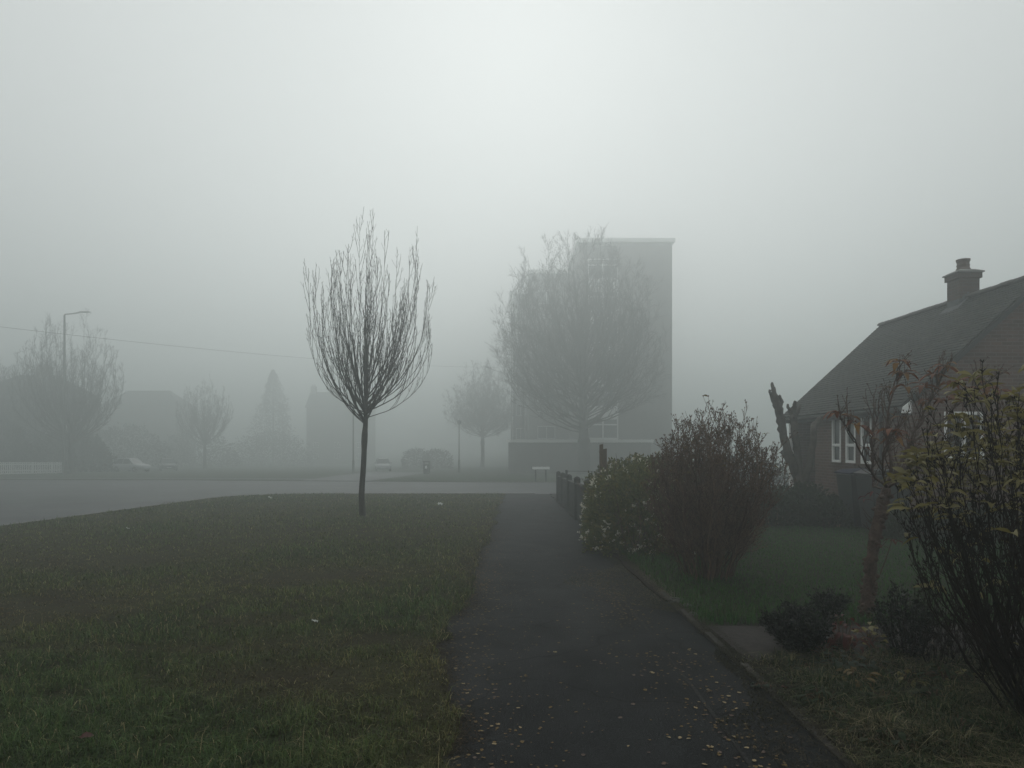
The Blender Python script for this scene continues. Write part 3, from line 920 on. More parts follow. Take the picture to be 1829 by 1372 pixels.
# walls: side wall (with openings), near gable, far return
WIN = [(15.43, 15.90), (16.15, 16.62), (16.86, 17.33)]
WZ0, WZ1 = CAMH - 0.46, CAMH + 0.66
wall = MB()
th = 0.25
ycur = BY0
for (a, b) in WIN:
    wall.box(BX, ycur, zg, BX + th, a, EV + 0.1)
    wall.box(BX, a, zg, BX + th, b, WZ0)
    wall.box(BX, a, WZ1, BX + th, b, EV + 0.1)
    ycur = b
wall.box(BX, ycur, zg, BX + th, porch_y, EV + 0.1)
B(wall, 'side_wall', M['brick'])
# near gable with a window opening
GX0, GX1, GZ0, GZ1 = 8.86, 9.68, CAMH - 0.30, CAMH + 0.66
pitch = (RZ - EV) / (RX - 7.88)
def roof_z(x):
    return EV + (min(x, 2 * RX - x) - 7.88) * pitch - 0.06
gab = MB()
yA, yB = BY0 - 0.003, BY0 + 0.25
def gpiece(x0, x1, z0, z1=None):
    pts = [(x0, z0), (x1, z0)]
    if z1 is None:
        pts += [(x1, roof_z(x1))]
        if x0 < RX < x1: pts += [(RX, roof_z(RX))]
        pts += [(x0, roof_z(x0))]
    else:
        pts += [(x1, z1), (x0, z1)]
    gab.prism(pts, 'y', yA, yB)
gpiece(BX + 0.004, GX0, zg); gpiece(GX0, GX1, zg, GZ0); gpiece(GX0, GX1, GZ1); gpiece(GX1, BX2, zg)
B(gab, 'gable_wall', M['brick'])
fw = MB()
fw.prism([(BX + 0.09, zg), (BX2, zg), (BX2, roof_z(BX2)), (RX, roof_z(RX)), (BX + 0.09, roof_z(BX + 0.09))], 'y', BY1 - 0.25, BY1)
fw.box(BX2 - 0.25, BY0 + 0.3, zg, BX2 - 0.002, BY1 - 0.3, EV)
B(fw, 'rear_wall', M['brick'])
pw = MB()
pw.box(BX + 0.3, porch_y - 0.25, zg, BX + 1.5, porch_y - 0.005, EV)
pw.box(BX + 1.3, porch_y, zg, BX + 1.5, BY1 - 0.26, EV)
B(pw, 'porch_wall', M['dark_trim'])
pl = MB(); pl.box(BX - 0.035, BY0 - 0.03, zg, BX - 0.002, porch_y, b_base + 0.30)
B(pl, 'plinth', M['concrete'])
dr = MB(); dr.box(BX + 1.24, 18.65, b_base, BX + 1.295, 19.5, b_base + 2.05)
d_ = B(dr, 'door', M['bin_plastic'], bevel=0.01)
hd = MB(); hd.bar((BX + 1.21, 18.75, b_base + 1.0), (BX + 1.21, 18.88, b_base + 1.0), 0.015)
B(hd, 'handle', M['lead'], d_)
po = MB(); po.box(BX - 0.05, BY1 - 0.13, zg, BX + 0.05, BY1 - 0.03, EV - 0.02)
B(po, 'porch_post', M['white'])
# roof courses
def slope_tiles(mb, xe, ze, xr, zr, y0, y1, sgn, seed):
    r = random.Random(seed)
    n = 40; L = math.hypot(xr - xe, zr - ze)
    ux, uz = (xr - xe) / L, (zr - ze) / L
    nx, nz_ = -uz * sgn, abs(ux)
    if sgn < 0: nx = uz
    W = 0.165
    for i in range(n):
        a, b = L * i / n, L * (i + 1) / n + 0.03
        y = y0 - (W / 2 if i % 2 else 0)
        while y < y1:
            ya, yb = max(y, y0), min(y + W - 0.003, y1)
            y += W
            if yb - ya < 0.02: continue
            j = r.uniform(0, 0.007)
            t0, t1 = 0.020 + j, 0.004 + j * 0.3
            p = []
            for (s, tt) in ((a, t0), (b, t1)):
                for yy in (ya, yb):
                    p.append((xe + ux * s + nx * tt, yy, ze + uz * s + nz_ * tt))
            q = [(xe + ux * a + nx * -0.01, yy, ze + uz * a + nz_ * -0.01) for yy in (ya, yb)]
            mb.add(p + q, [(0, 1, 3, 2), (4, 5, 1, 0), (4, 0, 2), (5, 3, 1)])
RY0, RY1 = BY0 - 0.18, BY1 + 0.08
rf = MB()
slope_tiles(rf, 7.88, EV, RX, RZ, RY0, RY1, 1, 3)
slope_tiles(rf, 2 * RX - 7.88, EV, RX, RZ, RY0, RY1, -1, 4)
rf.prism([(7.90, EV - 0.03), (RX, RZ - 0.045), (2 * RX - 7.90, EV - 0.03), (2 * RX - 7.98, EV - 0.10), (RX, RZ - 0.13), (7.98, EV - 0.10)], 'y', RY0 + 0.01, RY1 - 0.01)
roof = B(rf, 'roof', M['tile'])
rd = MB(); y = RY0 - 0.01; rr_ = random.Random(9)
while y < RY1:
    yb = min(y + 0.32, RY1 + 0.02); h0 = rr_.uniform(-0.006, 0.006)
    prof = [(RX + 0.125 * math.cos(a), RZ - 0.035 + h0 + 0.105 * math.sin(a)) for a in [math.radians(t) for t in range(0, 181, 22)]]
    rd.prism(prof, 'y', y, yb - 0.008); y += 0.32
B(rd, 'ridge_tile', M['ridge'], roof)
# verge boards, eave fascia, gutter
for yv in (RY0 - 0.012, RY1 - 0.008):
    vb = MB(); vb.prism([(7.90, EV - 0.115), (RX, RZ - 0.16), (RX, RZ - 0.02), (7.90, EV + 0.00)], 'y', yv, yv + 0.02)
    B(vb, 'verge_board', M['dark_trim'])
    vb = MB(); vb.prism([(2 * RX - 7.90, EV - 0.115), (2 * RX - 7.90, EV + 0.0), (RX + 0.001, RZ - 0.02), (RX + 0.001, RZ - 0.16)], 'y', yv, yv + 0.02)
    B(vb, 'verge_board', M['dark_trim'])
fa = MB(); fa.box(7.945, RY0 + 0.02, EV - 0.17, 7.965, RY1 - 0.02, EV - 0.03)
B(fa, 'fascia_board', M['dark_trim'])
so = MB(); so.box(7.97, RY0 + 0.02, EV - 0.17, BX - 0.004, RY1 - 0.02, EV - 0.155)
B(so, 'soffit', M['dark_trim'])
gu = MB()
prof = [(7.885 + 0.055 * math.cos(a), EV - 0.035 + 0.055 * math.sin(a)) for a in [math.radians(t) for t in range(180, 361, 20)]]
gu.prism(prof, 'y', RY0, RY1 - 0.0)
B(gu, 'gutter', M['gutter'])
sb = MB(); sb.prism([(7.87, EV - 0.15), (8.07, EV - 0.15), (8.07, EV + 0.11), (7.90, EV - 0.02)], 'y', RY0 - 0.05, RY0 - 0.013)
B(sb, 'soffit_box', M['white'])
dp = MB(); dp.bar((BX - 0.05, 14.95, EV - 0.12), (BX - 0.05, 14.95, b_base), 0.035, n=10)
B(dp, 'downpipe', M['dark_trim'])
# windows of the side wall
def win_side(y0, y1, z0, z1):
    fr = MB(); xo = BX - 0.012; xi = BX + 0.06; w = 0.062; zt = CAMH - 0.03
    fr.box(xo, y0, z0, xi, y0 + w, z1); fr.box(xo, y1 - w, z0, xi, y1, z1)
    fr.box(xo, y0 + w, z1 - w, xi, y1 - w, z1); fr.box(xo, y0 + w, z0, xi, y1 - w, z0 + w)
    fr.box(xo + 0.003, y0 + w, zt - 0.035, xi, y1 - w, zt + 0.035)
    w_ = B(fr, 'window', M['white'], bevel=0.006)
    p = MB(); p.box(BX + 0.035, y0 + w, z0 + w, BX + 0.042, y1 - w, zt - 0.035)
    p.box(BX + 0.035, y0 + w, zt + 0.035, BX + 0.042, y1 - w, z1 - w)
    B(p, 'pane', M['glass'], w_)
    nt = MB(); nt.box(BX + 0.12, y0, z0, BX + 0.13, y1, z1)
    B(nt, 'curtain', M['net'], w_)
    s = MB(); s.box(BX - 0.05, y0 - 0.04, z0 - 0.05, BX + 0.05, y1 + 0.04, z0 - 0.002)
    B(s, 'sill', M['clay'], w_)
for a, b in WIN: win_side(a, b, WZ0, WZ1)
fr = MB(); w = 0.06; ya, yb = BY0 - 0.015, BY0 + 0.06
fr.box(GX0, ya, GZ0, GX0 + w, yb, GZ1); fr.box(GX1 - w, ya, GZ0, GX1, yb, GZ1)
fr.box(GX0 + w, ya, GZ1 - w, GX1 - w, yb, GZ1); fr.box(GX0 + w, ya, GZ0, GX1 - w, yb, GZ0 + w)
fr.box((GX0 + GX1) / 2 - 0.03, ya + 0.002, GZ0 + w, (GX0 + GX1) / 2 + 0.03, yb, GZ1 - w)
w_ = B(fr, 'window', M['white'], bevel=0.006)
p = MB(); p.box(GX0 + w, BY0 + 0.03, GZ0 + w, GX1 - w, BY0 + 0.038, GZ1 - w); B(p, 'pane', M['glass'], w_)
p = MB(); p.box(GX0, BY0 + 0.13, GZ0, GX1, BY0 + 0.14, GZ1); B(p, 'curtain', M['net'], w_)
p = MB(); p.box(GX0 - 0.04, BY0 - 0.06, GZ0 - 0.05, GX1 + 0.04, BY0 + 0.05, GZ0 - 0.002); B(p, 'sill', M['clay'], w_)
# chimney
CY = 16.4
ch = MB()
ch.box(RX - 0.235, CY - 0.235, RZ - 0.6, RX + 0.235, CY + 0.235, CAMH + 3.93)
ch.box(RX - 0.275, CY - 0.275, CAMH + 3.932, RX + 0.275, CY + 0.275, CAMH + 4.06)
chim = B(ch, 'chimney', M['chimney_brick'])
cp = MB(); zc = CAMH + 4.062
cp.add([(RX - .31, CY - .31, zc), (RX + .31, CY - .31, zc), (RX + .31, CY + .31, zc), (RX - .31, CY + .31, zc),
        (RX - .31, CY - .31, zc + .03), (RX + .31, CY - .31, zc + .03), (RX + .31, CY + .31, zc + .03), (RX - .31, CY + .31, zc + .03),
        (RX - .17, CY - .17, zc + .10), (RX + .17, CY - .17, zc + .10), (RX + .17, CY + .17, zc + .10), (RX - .17, CY + .17, zc + .10)],
       [(0, 3, 2, 1), (0, 1, 5, 4), (1, 2, 6, 5), (2, 3, 7, 6), (3, 0, 4, 7), (4, 5, 9, 8), (5, 6, 10, 9), (6, 7, 11, 10), (7, 4, 8, 11), (8, 9, 10, 11)])
B(cp, 'chimney_cap', M['concrete'], chim)
pt = MB(); pt.lathe([(0.165, zc + 0.09), (0.15, zc + 0.14), (0.135, zc + 0.16), (0.132, zc + 0.2), (0.140, zc + 0.205), (0.140, zc + 0.235), (0.132, zc + 0.24), (0.130, zc + 0.31), (0.150, zc + 0.325),
                     (0.152, zc + 0.365), (0.118, zc + 0.235)], (RX, CY, 0), 18)
B(pt, 'chimney_pot', M['clay'], chim)
fl = MB()
for i in range(4):
    s0 = 0.40 + i * 0.1
def slope_pt(x, o):
    L = math.hypot(1, pitch)
    return (x - pitch / L * o, EV + (x - 7.88) * pitch + o / L)
for (x0, x1, ya_, yb_) in ((RX - 0.40, RX - 0.24, CY - 0.27, CY + 0.27),):
    a = slope_pt(x0, 0.035); b = slope_pt(x1, 0.035)
    fl.add([(a[0], ya_, a[1]), (a[0], yb_, a[1]), (b[0], yb_, b[1]), (b[0], ya_, b[1])], [(0, 3, 2, 1)])
    fl.add([(RX - 0.238, ya_ + .04, b[1]), (RX - 0.238, yb_ - .04, b[1]), (RX - 0.238, yb_ - .04, b[1] + .15), (RX - 0.238, ya_ + .04, b[1] + .15)], [(0, 3, 2, 1)])
for i in range(4):   # stepped soakers on the near flank
    xa = RX - 0.235 + i * 0.058; zt = EV + (xa + 0.058 - 7.88) * pitch + 0.12
    fl.box(xa, CY - 0.239, EV + (xa - 7.88) * pitch + 0.0, xa + 0.056, CY - 0.236, zt)
a = slope_pt(RX - 0.36, 0.037); b = slope_pt(RX - 0.06, 0.037)
fl.add([(a[0], CY - 0.38, a[1]), (a[0], CY - 0.2385, a[1]), (b[0], CY - 0.2385, b[1]), (b[0], CY - 0.36, b[1])], [(0, 3, 2, 1)])
B(fl, 'flashing', M['lead'], chim)

# ------------------------------------------------------------------ wheelie bins
def wheelie_bin(loc, label, s, lid):
    root = thing('wheelie_bin', label, 'wheelie bin', loc, 'wheelie bins by the bungalow wall', math.radians(-90))
    b = MB()
    b.add([(-.24*s, -.27*s, .06*s), (.24*s, -.27*s, .06*s), (.24*s, .24*s, .06*s), (-.24*s, .24*s, .06*s),
           (-.29*s, -.36*s, .98*s), (.29*s, -.36*s, .98*s), (.29*s, .33*s, .98*s), (-.29*s, .33*s, .98*s)],
          [(0, 3, 2, 1), (4, 5, 6, 7), (0, 1, 5, 4), (1, 2, 6, 5), (2, 3, 7, 6), (3, 0, 4, 7)])
    b.build('body', M['bin_plastic'], root, bevel=0.02)
    l = MB(); l.prism([(-.39*s, .985*s), (.36*s, .985*s), (.36*s, 1.03*s), (.1*s, 1.08*s), (-.25*s, 1.06*s), (-.39*s, 1.01*s)], 'x', -.30*s, .30*s)
    l.build('lid', M[lid], root, bevel=0.012)
    h = MB(); h.bar((-.22*s, .40*s, 1.0*s), (.22*s, .40*s, 1.0*s), .016*s)
    h.bar((-.22*s, .34*s, .98*s), (-.22*s, .40*s, 1.0*s), .016*s); h.bar((.22*s, .34*s, .98*s), (.22*s, .40*s, 1.0*s), .016*s)
    h.build('handle', M['bin_plastic'], root)
    for sx in (-1, 1):
        w = MB(); w.lathe([(.07*s, -.025*s), (.1*s, -.02*s), (.1*s, .02*s), (.07*s, .025*s)], (sx * .27*s, .25*s, .1*s), 14, 'x')
        w.build('wheel', M['tyre'], root)
wheelie_bin((7.72, 15.0, gz(15.0)), 'black wheelie bin with blue lid under the narrow bungalow windows', 1.22, 'bin_lid')
wheelie_bin((7.74, 14.18, gz(14.18)), 'black wheelie bin nearer the white corner of the bungalow eaves', 1.22, 'bin_plastic')

# ------------------------------------------------------------------ apartment block and garages
tw = thing('apartment_block', 'tall flat roofed apartment block with stepped wings, fading into the fog', 'building', (11.9, 72, gz(72)))
toff = (11.9, 72, gz(72))
TZ = CAMH + 21.2
def TB(mb, name, m, parent=None, **k): return mb.build(name, m, parent or tw, off=toff, **k)
zb = gz(72) - 0.5
bays = (8.0, 11.25)
a = MB()
a.box(7.1, 72, zb, bays[0], 84, TZ); a.box(bays[1], 72, zb, 16.9, 84, TZ); a.box(bays[0], 73.1, zb, bays[1], 84, TZ)
TB(a, 'wall', M['tower_wall'])
a = MB(); a.box(2.17, 85, zb - .3, 10.5, 95.5, TZ); TB(a, 'wall', M['tower_wall'])
a = MB(); a.box(-0.12, 96.7, zb - .5, 6.2, 109, TZ); TB(a, 'wall', M['tower_wall'])
for (x0, y0, x1, y1) in ((6.83, 71.7, 17.17, 84.25), (1.92, 84.7, 10.75, 95.75), (-0.37, 96.45, 6.45, 109.25)):
    a = MB(); a.box(x0, y0, TZ + 0.003, x1, y1, TZ + 0.40); TB(a, 'roof_edge', M['panel'])
for k in range(6):
    z0 = CAMH - 0.68 + k * 3.37
    a = MB(); a.box(bays[0] + 0.01, 72.02, z0 + 0.02, bays[1] - 0.01, 72.14, z0 + 1.3)
    TB(a, 'spandrel', M['panel'])
    f = MB(); x0, x1, y0, y1, za, zc_ = bays[0] + .01, bays[1] - .01, 72.06, 72.14, z0 + 1.31, z0 + 3.35
    for xx in (x0, (x0 + x1) / 2 - .07, x1 - .14): f.box(xx, y0, za, xx + .14, y1, zc_)
    f.box(x0 + .14, y0 + .002, zc_ - .12, x1 - .14, y1, zc_); f.box(x0 + .14, y0 + .002, za + 1.3, x1 - .14, y1, za + 1.44)
    wf = TB(f, 'window', M['panel'])
    f = MB(); f.box(x0 + .05, 72.11, za, x1 - .05, 72.12, zc_ - .04); TB(f, 'pane', M['glass'], wf)
# windows on the receding flank and the wings
for (xa, xb, yy) in ((3.2, 5.4, 85.0), (0.6, 1.9, 96.7)):
    for k in range(6):
        z0 = CAMH + 0.6 + k * 3.37
        f = MB(); f.box(xa, yy - .06, z0, xb, yy - .005, z0 + .07); f.box(xa, yy - .06, z0 + 1.5, xb, yy - .005, z0 + 1.60)
        for xx in (xa, (xa + xb) / 2 - .03, xb - .07): f.box(xx, yy - .06, z0 + .07, xx + .07, yy - .005, z0 + 1.5)
        wf = TB(f, 'window', M['panel'])
        f = MB(); f.box(xa + .05, yy - .03, z0 + .05, xb - .05, yy - .02, z0 + 1.52); TB(f, 'pane', M['glass'], wf)
dpp = MB(); dpp.bar((0.12, 96.6, zb), (0.12, 96.6, TZ), 0.09); TB(dpp, 'downpipe', M['panel'])

tw.location = (13.9, 84.2, -1.95); tw.scale = (1.17, 1.17, 1.17)   # a taller block farther off
gr = thing('garage_block', 'low flat roofed garage row with pale fascia below the apartment block', 'garage', (5.1, 60, gz(60)))
goff = (5.1, 60, gz(60))
gzt = CAMH + 0.345
a = MB()
xs = [-0.35 + 3.05 * i for i in range(5)]
for i in range(5):
    a = MB(); a.box(xs[i], 60, gz(60) - .3, xs[i] + 0.35, 60.3, gzt - .26); a.build('brick_pier', M['tower_wall'], gr, off=goff)
for (x0, y0, x1, y1) in ((-0.35, 60.31, 0.0, 66.5), (11.85, 60.31, 12.2, 66.5), (0.0, 66.2, 11.85, 66.5)):
    a = MB(); a.box(x0, y0, gz(60) - .5, x1, y1, gzt - .26); a.build('wall', M['tower_wall'], gr, off=goff)
a = MB(); a.box(-0.5, 59.8, gzt - .255, 12.35, 66.7, gzt - .01); a.build('roof', M['tower_wall'], gr, off=goff)
a = MB(); a.box(-0.52, 59.75, gzt - .26, 12.37, 59.797, gzt); a.build('fascia_board', M['panel'], gr, off=goff)
for i in range(4):
    a = MB(); a.box(xs[i] + 0.35, 60.1, gz(60), xs[i + 1], 60.14, gzt - .3)
    for k in range(10): a.box(xs[i] + 0.40 + k * 0.265, 60.075, gz(60) + .08, xs[i] + 0.54 + k * 0.265, 60.098, gzt - .36)
    a.build('garage_door', M['render_wall'], gr, off=goff)

gr.location = (5.9, 69.0, -1.60); gr.scale = (1.15, 1.15, 1.15)

def far_house(label, px0, px1, d, ytop, yeave, chim_px, hip=True, depth_=8):
    x0, x1 = (px0 - 914.5) / F * d, (px1 - 914.5) / F * d
    zr = CAMH + (HZ - ytop) / F * d; ze = CAMH + (HZ - yeave) / F * d
    o_ = ((x0 + x1) / 2, d, gz(d))
    h = thing('far_house', label, 'house', o_)
    m = MB(); m.box(x0 + .3, d, gz(d) - .4, x1 - .3, d + depth_, ze); m.build('wall', M['render_wall'], h, off=o_)
    xm, ym = (x0 + x1) / 2, d + depth_ / 2
    i = 0.0 if not hip else min(3.5, (x1 - x0) * .3)
    m = MB(); m.add([(x0, d - .3, ze - .05), (x1, d - .3, ze - .05), (x1, d + depth_ + .3, ze - .05), (x0, d + depth_ + .3, ze - .05), (x0 + i, ym, zr), (x1 - i, ym, zr)],
                    [(0, 1, 5, 4), (1, 2, 5), (2, 3, 4, 5), (3, 0, 4), (0, 3, 2, 1)])
    roof = m.build('roof', M['tile'], h, off=o_)
    if chim_px:
        xc = (chim_px - 914.5) / F * d
        m = MB(); m.box(xc - .55, ym - .5, zr - 1.5, xc + .55, ym + .5, zr + 1.1)
        m.box(xc - .62, ym - .57, zr + 1.102, xc + .62, ym + .57, zr + 1.25)
        for q in (-.25, .25): m.lathe([(.14, zr + 1.25), (.11, zr + 1.7)], (xc + q, ym, 0), 10)
        m.build('chimney', M['chimney_brick'], roof, off=o_)
    n = 3 if x1 - x0 > 6 else 2
    for k in range(n):
        for zz in (gz(d) + .9, gz(d) + 3.4):
            if zz + 1.2 > ze: continue
            xx = x0 + (x1 - x0) * (k + .5) / n - .6
            m = MB(); m.box(xx, d - .03, zz, xx + 1.2, d - .003, zz + .07); m.box(xx, d - .03, zz + 1.1, xx + 1.2, d - .003, zz + 1.17)
            for q in (0, .56, 1.13): m.box(xx + q, d - .03, zz + .07, xx + q + .07, d - .003, zz + 1.1)
            wf = m.build('window', M['panel'], h, off=o_)
            m = MB(); m.box(xx + .07, d - .018, zz + .07, xx + 1.13, d - .010, zz + 1.1); m.build('pane', M['glass'], wf, off=o_)
far_house('dim house with chimney behind the trees and white picket fence', -60, 112, 82, 664, 705, 38)
far_house('dim low house with sloping roof behind the parked cars', 175, 318, 130, 695, 725, None)
far_house('very faint house in the fog between the conifer and the young street tree', 545, 660, 150, 698, 728, 551, hip=False)

# ------------------------------------------------------------------ street furniture
def lamp(name, label, px, d, ytop, arm_px, r, group=None, arm=True):
    base = Vector(((px - 914.5) / F * d, d, gz(d)))
    H = CAMH + (HZ - ytop) / F * d - base.z
    root = thing(name, label, 'street lamp', base, group)
    MB().lathe([(r * 1.55, -.1), (r * 1.55, 1.25), (r * 1.0, 1.4), (r * .8, H * .6), (r * .62, H - .05)], n=12).build('pole', M['steel'], root, smooth=False)
    if arm:
        L = arm_px / F * d
        T = Tubes()
        T.add([Vector((0, 0, H - .12)), Vector((0.06, 0, H + .02)), Vector((L * .25, 0, H + .07)), Vector((L * .55, 0, H + .17))], r * .5, r * .45, 8)
        T.build('arm', M['steel'], root)
        b = MB()
        n = 10; vs = []; fs = []
        secs = [(L * .5, .05, .04), (L * .56, .12, .10), (L * .75, .17, .12), (L * .93, .13, .08), (L * 1.0, .03, .02)]
        for (x, w, h) in secs:
            for k in range(n):
                a_ = 2 * math.pi * k / n
                vs.append((x, w * math.cos(a_), H + .17 + .05 * (x / L) + (h * math.sin(a_) if math.sin(a_) > 0 else .35 * h * math.sin(a_))))
        for i in range(len(secs) - 1):
            for k in range(n):
                fs.append((i*n+k, i*n+(k+1) % n, (i+1)*n+(k+1) % n, (i+1)*n+k))
        fs += [tuple(range(n)), tuple((len(secs)-1)*n + k for k in range(n - 1, -1, -1))]
        b.add(vs, fs).build('lantern', M['lantern'], root, smooth=True)
    else:
        MB().lathe([(.05, H - .06), (.20, H), (.24, H + .22), (.20, H + .34), (.04, H + .4)], n=12).build('lantern', M['lantern'], root)
    d_ = MB(); d_.box(-r * .7, -r * 1.62, .45, r * .7, -r * 1.5, 1.0); d_.build('access_door', M['steel'], root)
lamp('lamp_post', 'tall lamp post with a curved arm left of the road', 115, 62, 562, 48, .13)
lamp('lamp_post', 'faint lamp column rising behind the young street tree', 631, 67, 690, 26, .075)
lamp('lamp_post', 'short faint lamp column between the litter bin and the broad tree', 820, 72, 757, 0, .07, arm=False)

# telegraph pole far off carrying the wire
tpd = 88
tp = thing('telegraph_pole', 'faint wooden telegraph pole behind the broad bare tree', 'pole', P(935, 850, tpd) * 1.0)
tp.location.z = gz(tpd)
tz = CAMH + (HZ - 656) / F * tpd - gz(tpd)
MB().lathe([(.16, -.2), (.11, tz + .3)], n=10).build('shaft', M['bark_far'], tp)
m = MB(); m.box(-.7, -.06, tz - .1, .7, .06, tz + .02); m.build('crossarm', M['bark_far'], tp)
wire = Tubes(); A_, B_ = P(-420, 532, 30), P(935, 656, tpd)
line = []
for i in range(41):
    t = i / 40; q = A_.lerp(B_, t); q.z -= 4 * 0.9 * t * (1 - t); line.append(q)
wire.add(line, .008, .008, 5)
ow = wire.build('overhead_wire', M['dark_trim'])
tag(ow, 'thin sagging overhead wire crossing the sky behind the trees', 'wire')

def sign():
    b = Vector(((967 - 914.5) / F * 44, 44.6, gz(44.6)))
    r = thing('street_sign', 'low white street nameplate on two legs across the side road', 'sign', b, rz=math.radians(14))
    MB().box(-.60, -.02, .80, .60, .0, .98).build('plate', M['white'], r, bevel=.004)
    MB().box(-.62, .0015, .785, .62, .03, .995).build('backing_board', M['dark_trim'], r)
    for s in (-.35, .35): MB().box(s - .04, .031, -.1, s + .04, .10, .99).build('leg', M['dark_trim'], r)
sign()

def litter_bin():
    d = 66.0
    b = Vector(((762 - 914.5) / F * d, d, gz(d)))
    r = thing('litter_bin', 'dark square litter bin with a small pale notice on the far verge', 'litter bin', b)
    MB().add([(-.27, -.27, -.05), (.27, -.27, -.05), (.27, .27, -.05), (-.27, .27, -.05), (-.30, -.30, .95), (.30, -.30, .95), (.30, .30, .95), (-.30, .30, .95)],
             [(0, 3, 2, 1), (4, 5, 6, 7), (0, 1, 5, 4), (1, 2, 6, 5), (2, 3, 7, 6), (3, 0, 4, 7)]).build('body', M['bin_plastic'], r, bevel=.02)
    h = MB(); h.box(-.32, -.32, 1.14, .32, .32, 1.26)
    for sx in (-.28, .22):
        for sy in (-.28, .22): h.box(sx, sy, .955, sx + .06, sy + .06, 1.138)
    h.build('hood', M['bin_plastic'], r, bevel=.01)
    MB().box(-.12, -.318, .52, .08, -.298, .80).build('notice', M['white'], r)
litter_bin()

def picket_fence():
    d0, d1 = 62.0, 70.0
    a, b = Vector(((-60 - 914.5) / F * d0, d0, 0)), Vector(((113 - 914.5) / F * d1, d1, 0))
    r = thing('picket_fence', 'white picket fence along the garden at far left', 'fence', (b.x, b.y, gz(b.y)))
    of = (b.x, b.y, gz(b.y)); t = (b - a); L = t.length; t.normalize(); nn = Vector((-t.y, t.x, 0))
    def bx(mb, s0, s1, n0, n1, z0, z1):
        q = [a + t * s0 + nn * n0, a + t * s1 + nn * n0, a + t * s1 + nn * n1, a + t * s0 + nn * n1]
        mb.add([(p.x, p.y, gz(p.y) + z0) for p in q] + [(p.x, p.y, gz(p.y) + z1) for p in q],
               [(0, 3, 2, 1), (4, 5, 6, 7), (0, 1, 5, 4), (1, 2, 6, 5), (2, 3, 7, 6), (3, 0, 4, 7)])
    pk = MB(); s = 0
    while s < L:
        bx(pk, s, s + .10, -.02, 0, .1, 1.08); s += .17
    pk.build('picket_panel', M['panel'], r, off=of)
    ra = MB(); bx(ra, 0, L, .002, .04, .28, .38); bx(ra, 0, L, .002, .04, .86, .98); bx(ra, 0, L, -.05, .045, 1.083, 1.14); bx(ra, 0, L, -.03, .042, -.02, .095)
    ra.build('rail', M['panel'], r, off=of)
    s = 0
    while s < L:
        p = MB(); bx(p, s, s + .1, .045, .145, -.1, 1.07); p.build('fence_post', M['panel'], r, off=of); s += 1.9
picket_fence()

def path_fence():
    # weathered low fence of wide boards along the right side of the path
    X = 1.64; d0, d1 = 12.4, 24.2
    r = thing('board_fence', 'weathered low board fence beyond the flowering hedge along the path', 'fence', (X, d0, gz(d0)))
    of = (X, d0, gz(d0)); rr = random.Random(4)
    mb = MB(); d = d0
    pal = MB()
    while d < d1:
        h = 0.86 + rr.uniform(-.02, .02)
        pal.box(X - .012, d, gz(d) + .04, X + .010, d + .09, gz(d) + h); d += .155
    pal.build('paling', M['fence_wood'], r, off=of)
    ra = MB()
    for z in (.25, .78):
        ra.add([(X + .012, d0, gz(d0) + z), (X + .05, d0, gz(d0) + z), (X + .05, d1, gz(d1) + z), (X + .012, d1, gz(d1) + z),
                (X + .012, d0, gz(d0) + z + .08), (X + .05, d0, gz(d0) + z + .08), (X + .05, d1, gz(d1) + z + .08), (X + .012, d1, gz(d1) + z + .08)],
               [(0, 3, 2, 1), (4, 5, 6, 7), (0, 1, 5, 4), (1, 2, 6, 5), (2, 3, 7, 6), (3, 0, 4, 7)])
    cr = MB(); z = .885
    cr.add([(X - .05, d0, gz(d0) + z), (X + .06, d0, gz(d0) + z), (X + .06, d1, gz(d1) + z), (X - .05, d1, gz(d1) + z),
            (X - .05, d0, gz(d0) + z + .035), (X + .06, d0, gz(d0) + z + .035), (X + .06, d1, gz(d1) + z + .035), (X - .05, d1, gz(d1) + z + .035)],
           [(0, 3, 2, 1), (4, 5, 6, 7), (0, 1, 5, 4), (1, 2, 6, 5), (2, 3, 7, 6), (3, 0, 4, 7)])
    ra.build('rail', M['fence_wood'], r, off=of); cr.build('capping_rail', M['fence_wood'], r, off=of)
    for d in (12.5, 14.8, 17.2, 19.6, 22.0, 24.1):
        p = MB(); p.box(X - .075, d - .07, gz(d) - .1, X + .075, d + .07, gz(d) + 1.03); p.lathe([(.09, gz(d) + 1.031), (.05, gz(d) + 1.07), (.01, gz(d) + 1.085)], (X, d, 0), 8)
        p.build('fence_post', M['fence_wood'], r, off=of)
    # return wire fence across the garden end
    f = thing('wire_fence', 'thin wire fence running right from the end of the board fence', 'fence', (X + .3, 24.3, gz(24.3)))
    of = (X + .3, 24.3, gz(24.3))
    w = Tubes()
    for z in (.5, .8, 1.08): w.add([Vector((.0, 0, z)), Vector((2.5, 0, z - .02)), Vector((5, 0, z))], .010, .010, 5)
    w.build('wire', M['steel'], f)
    for x in (0, 2.5, 5): MB().box(x - .04, -.04, -.1, x + .04, .04, 1.12).build('fence_post', M['fence_wood'], f)
path_fence()
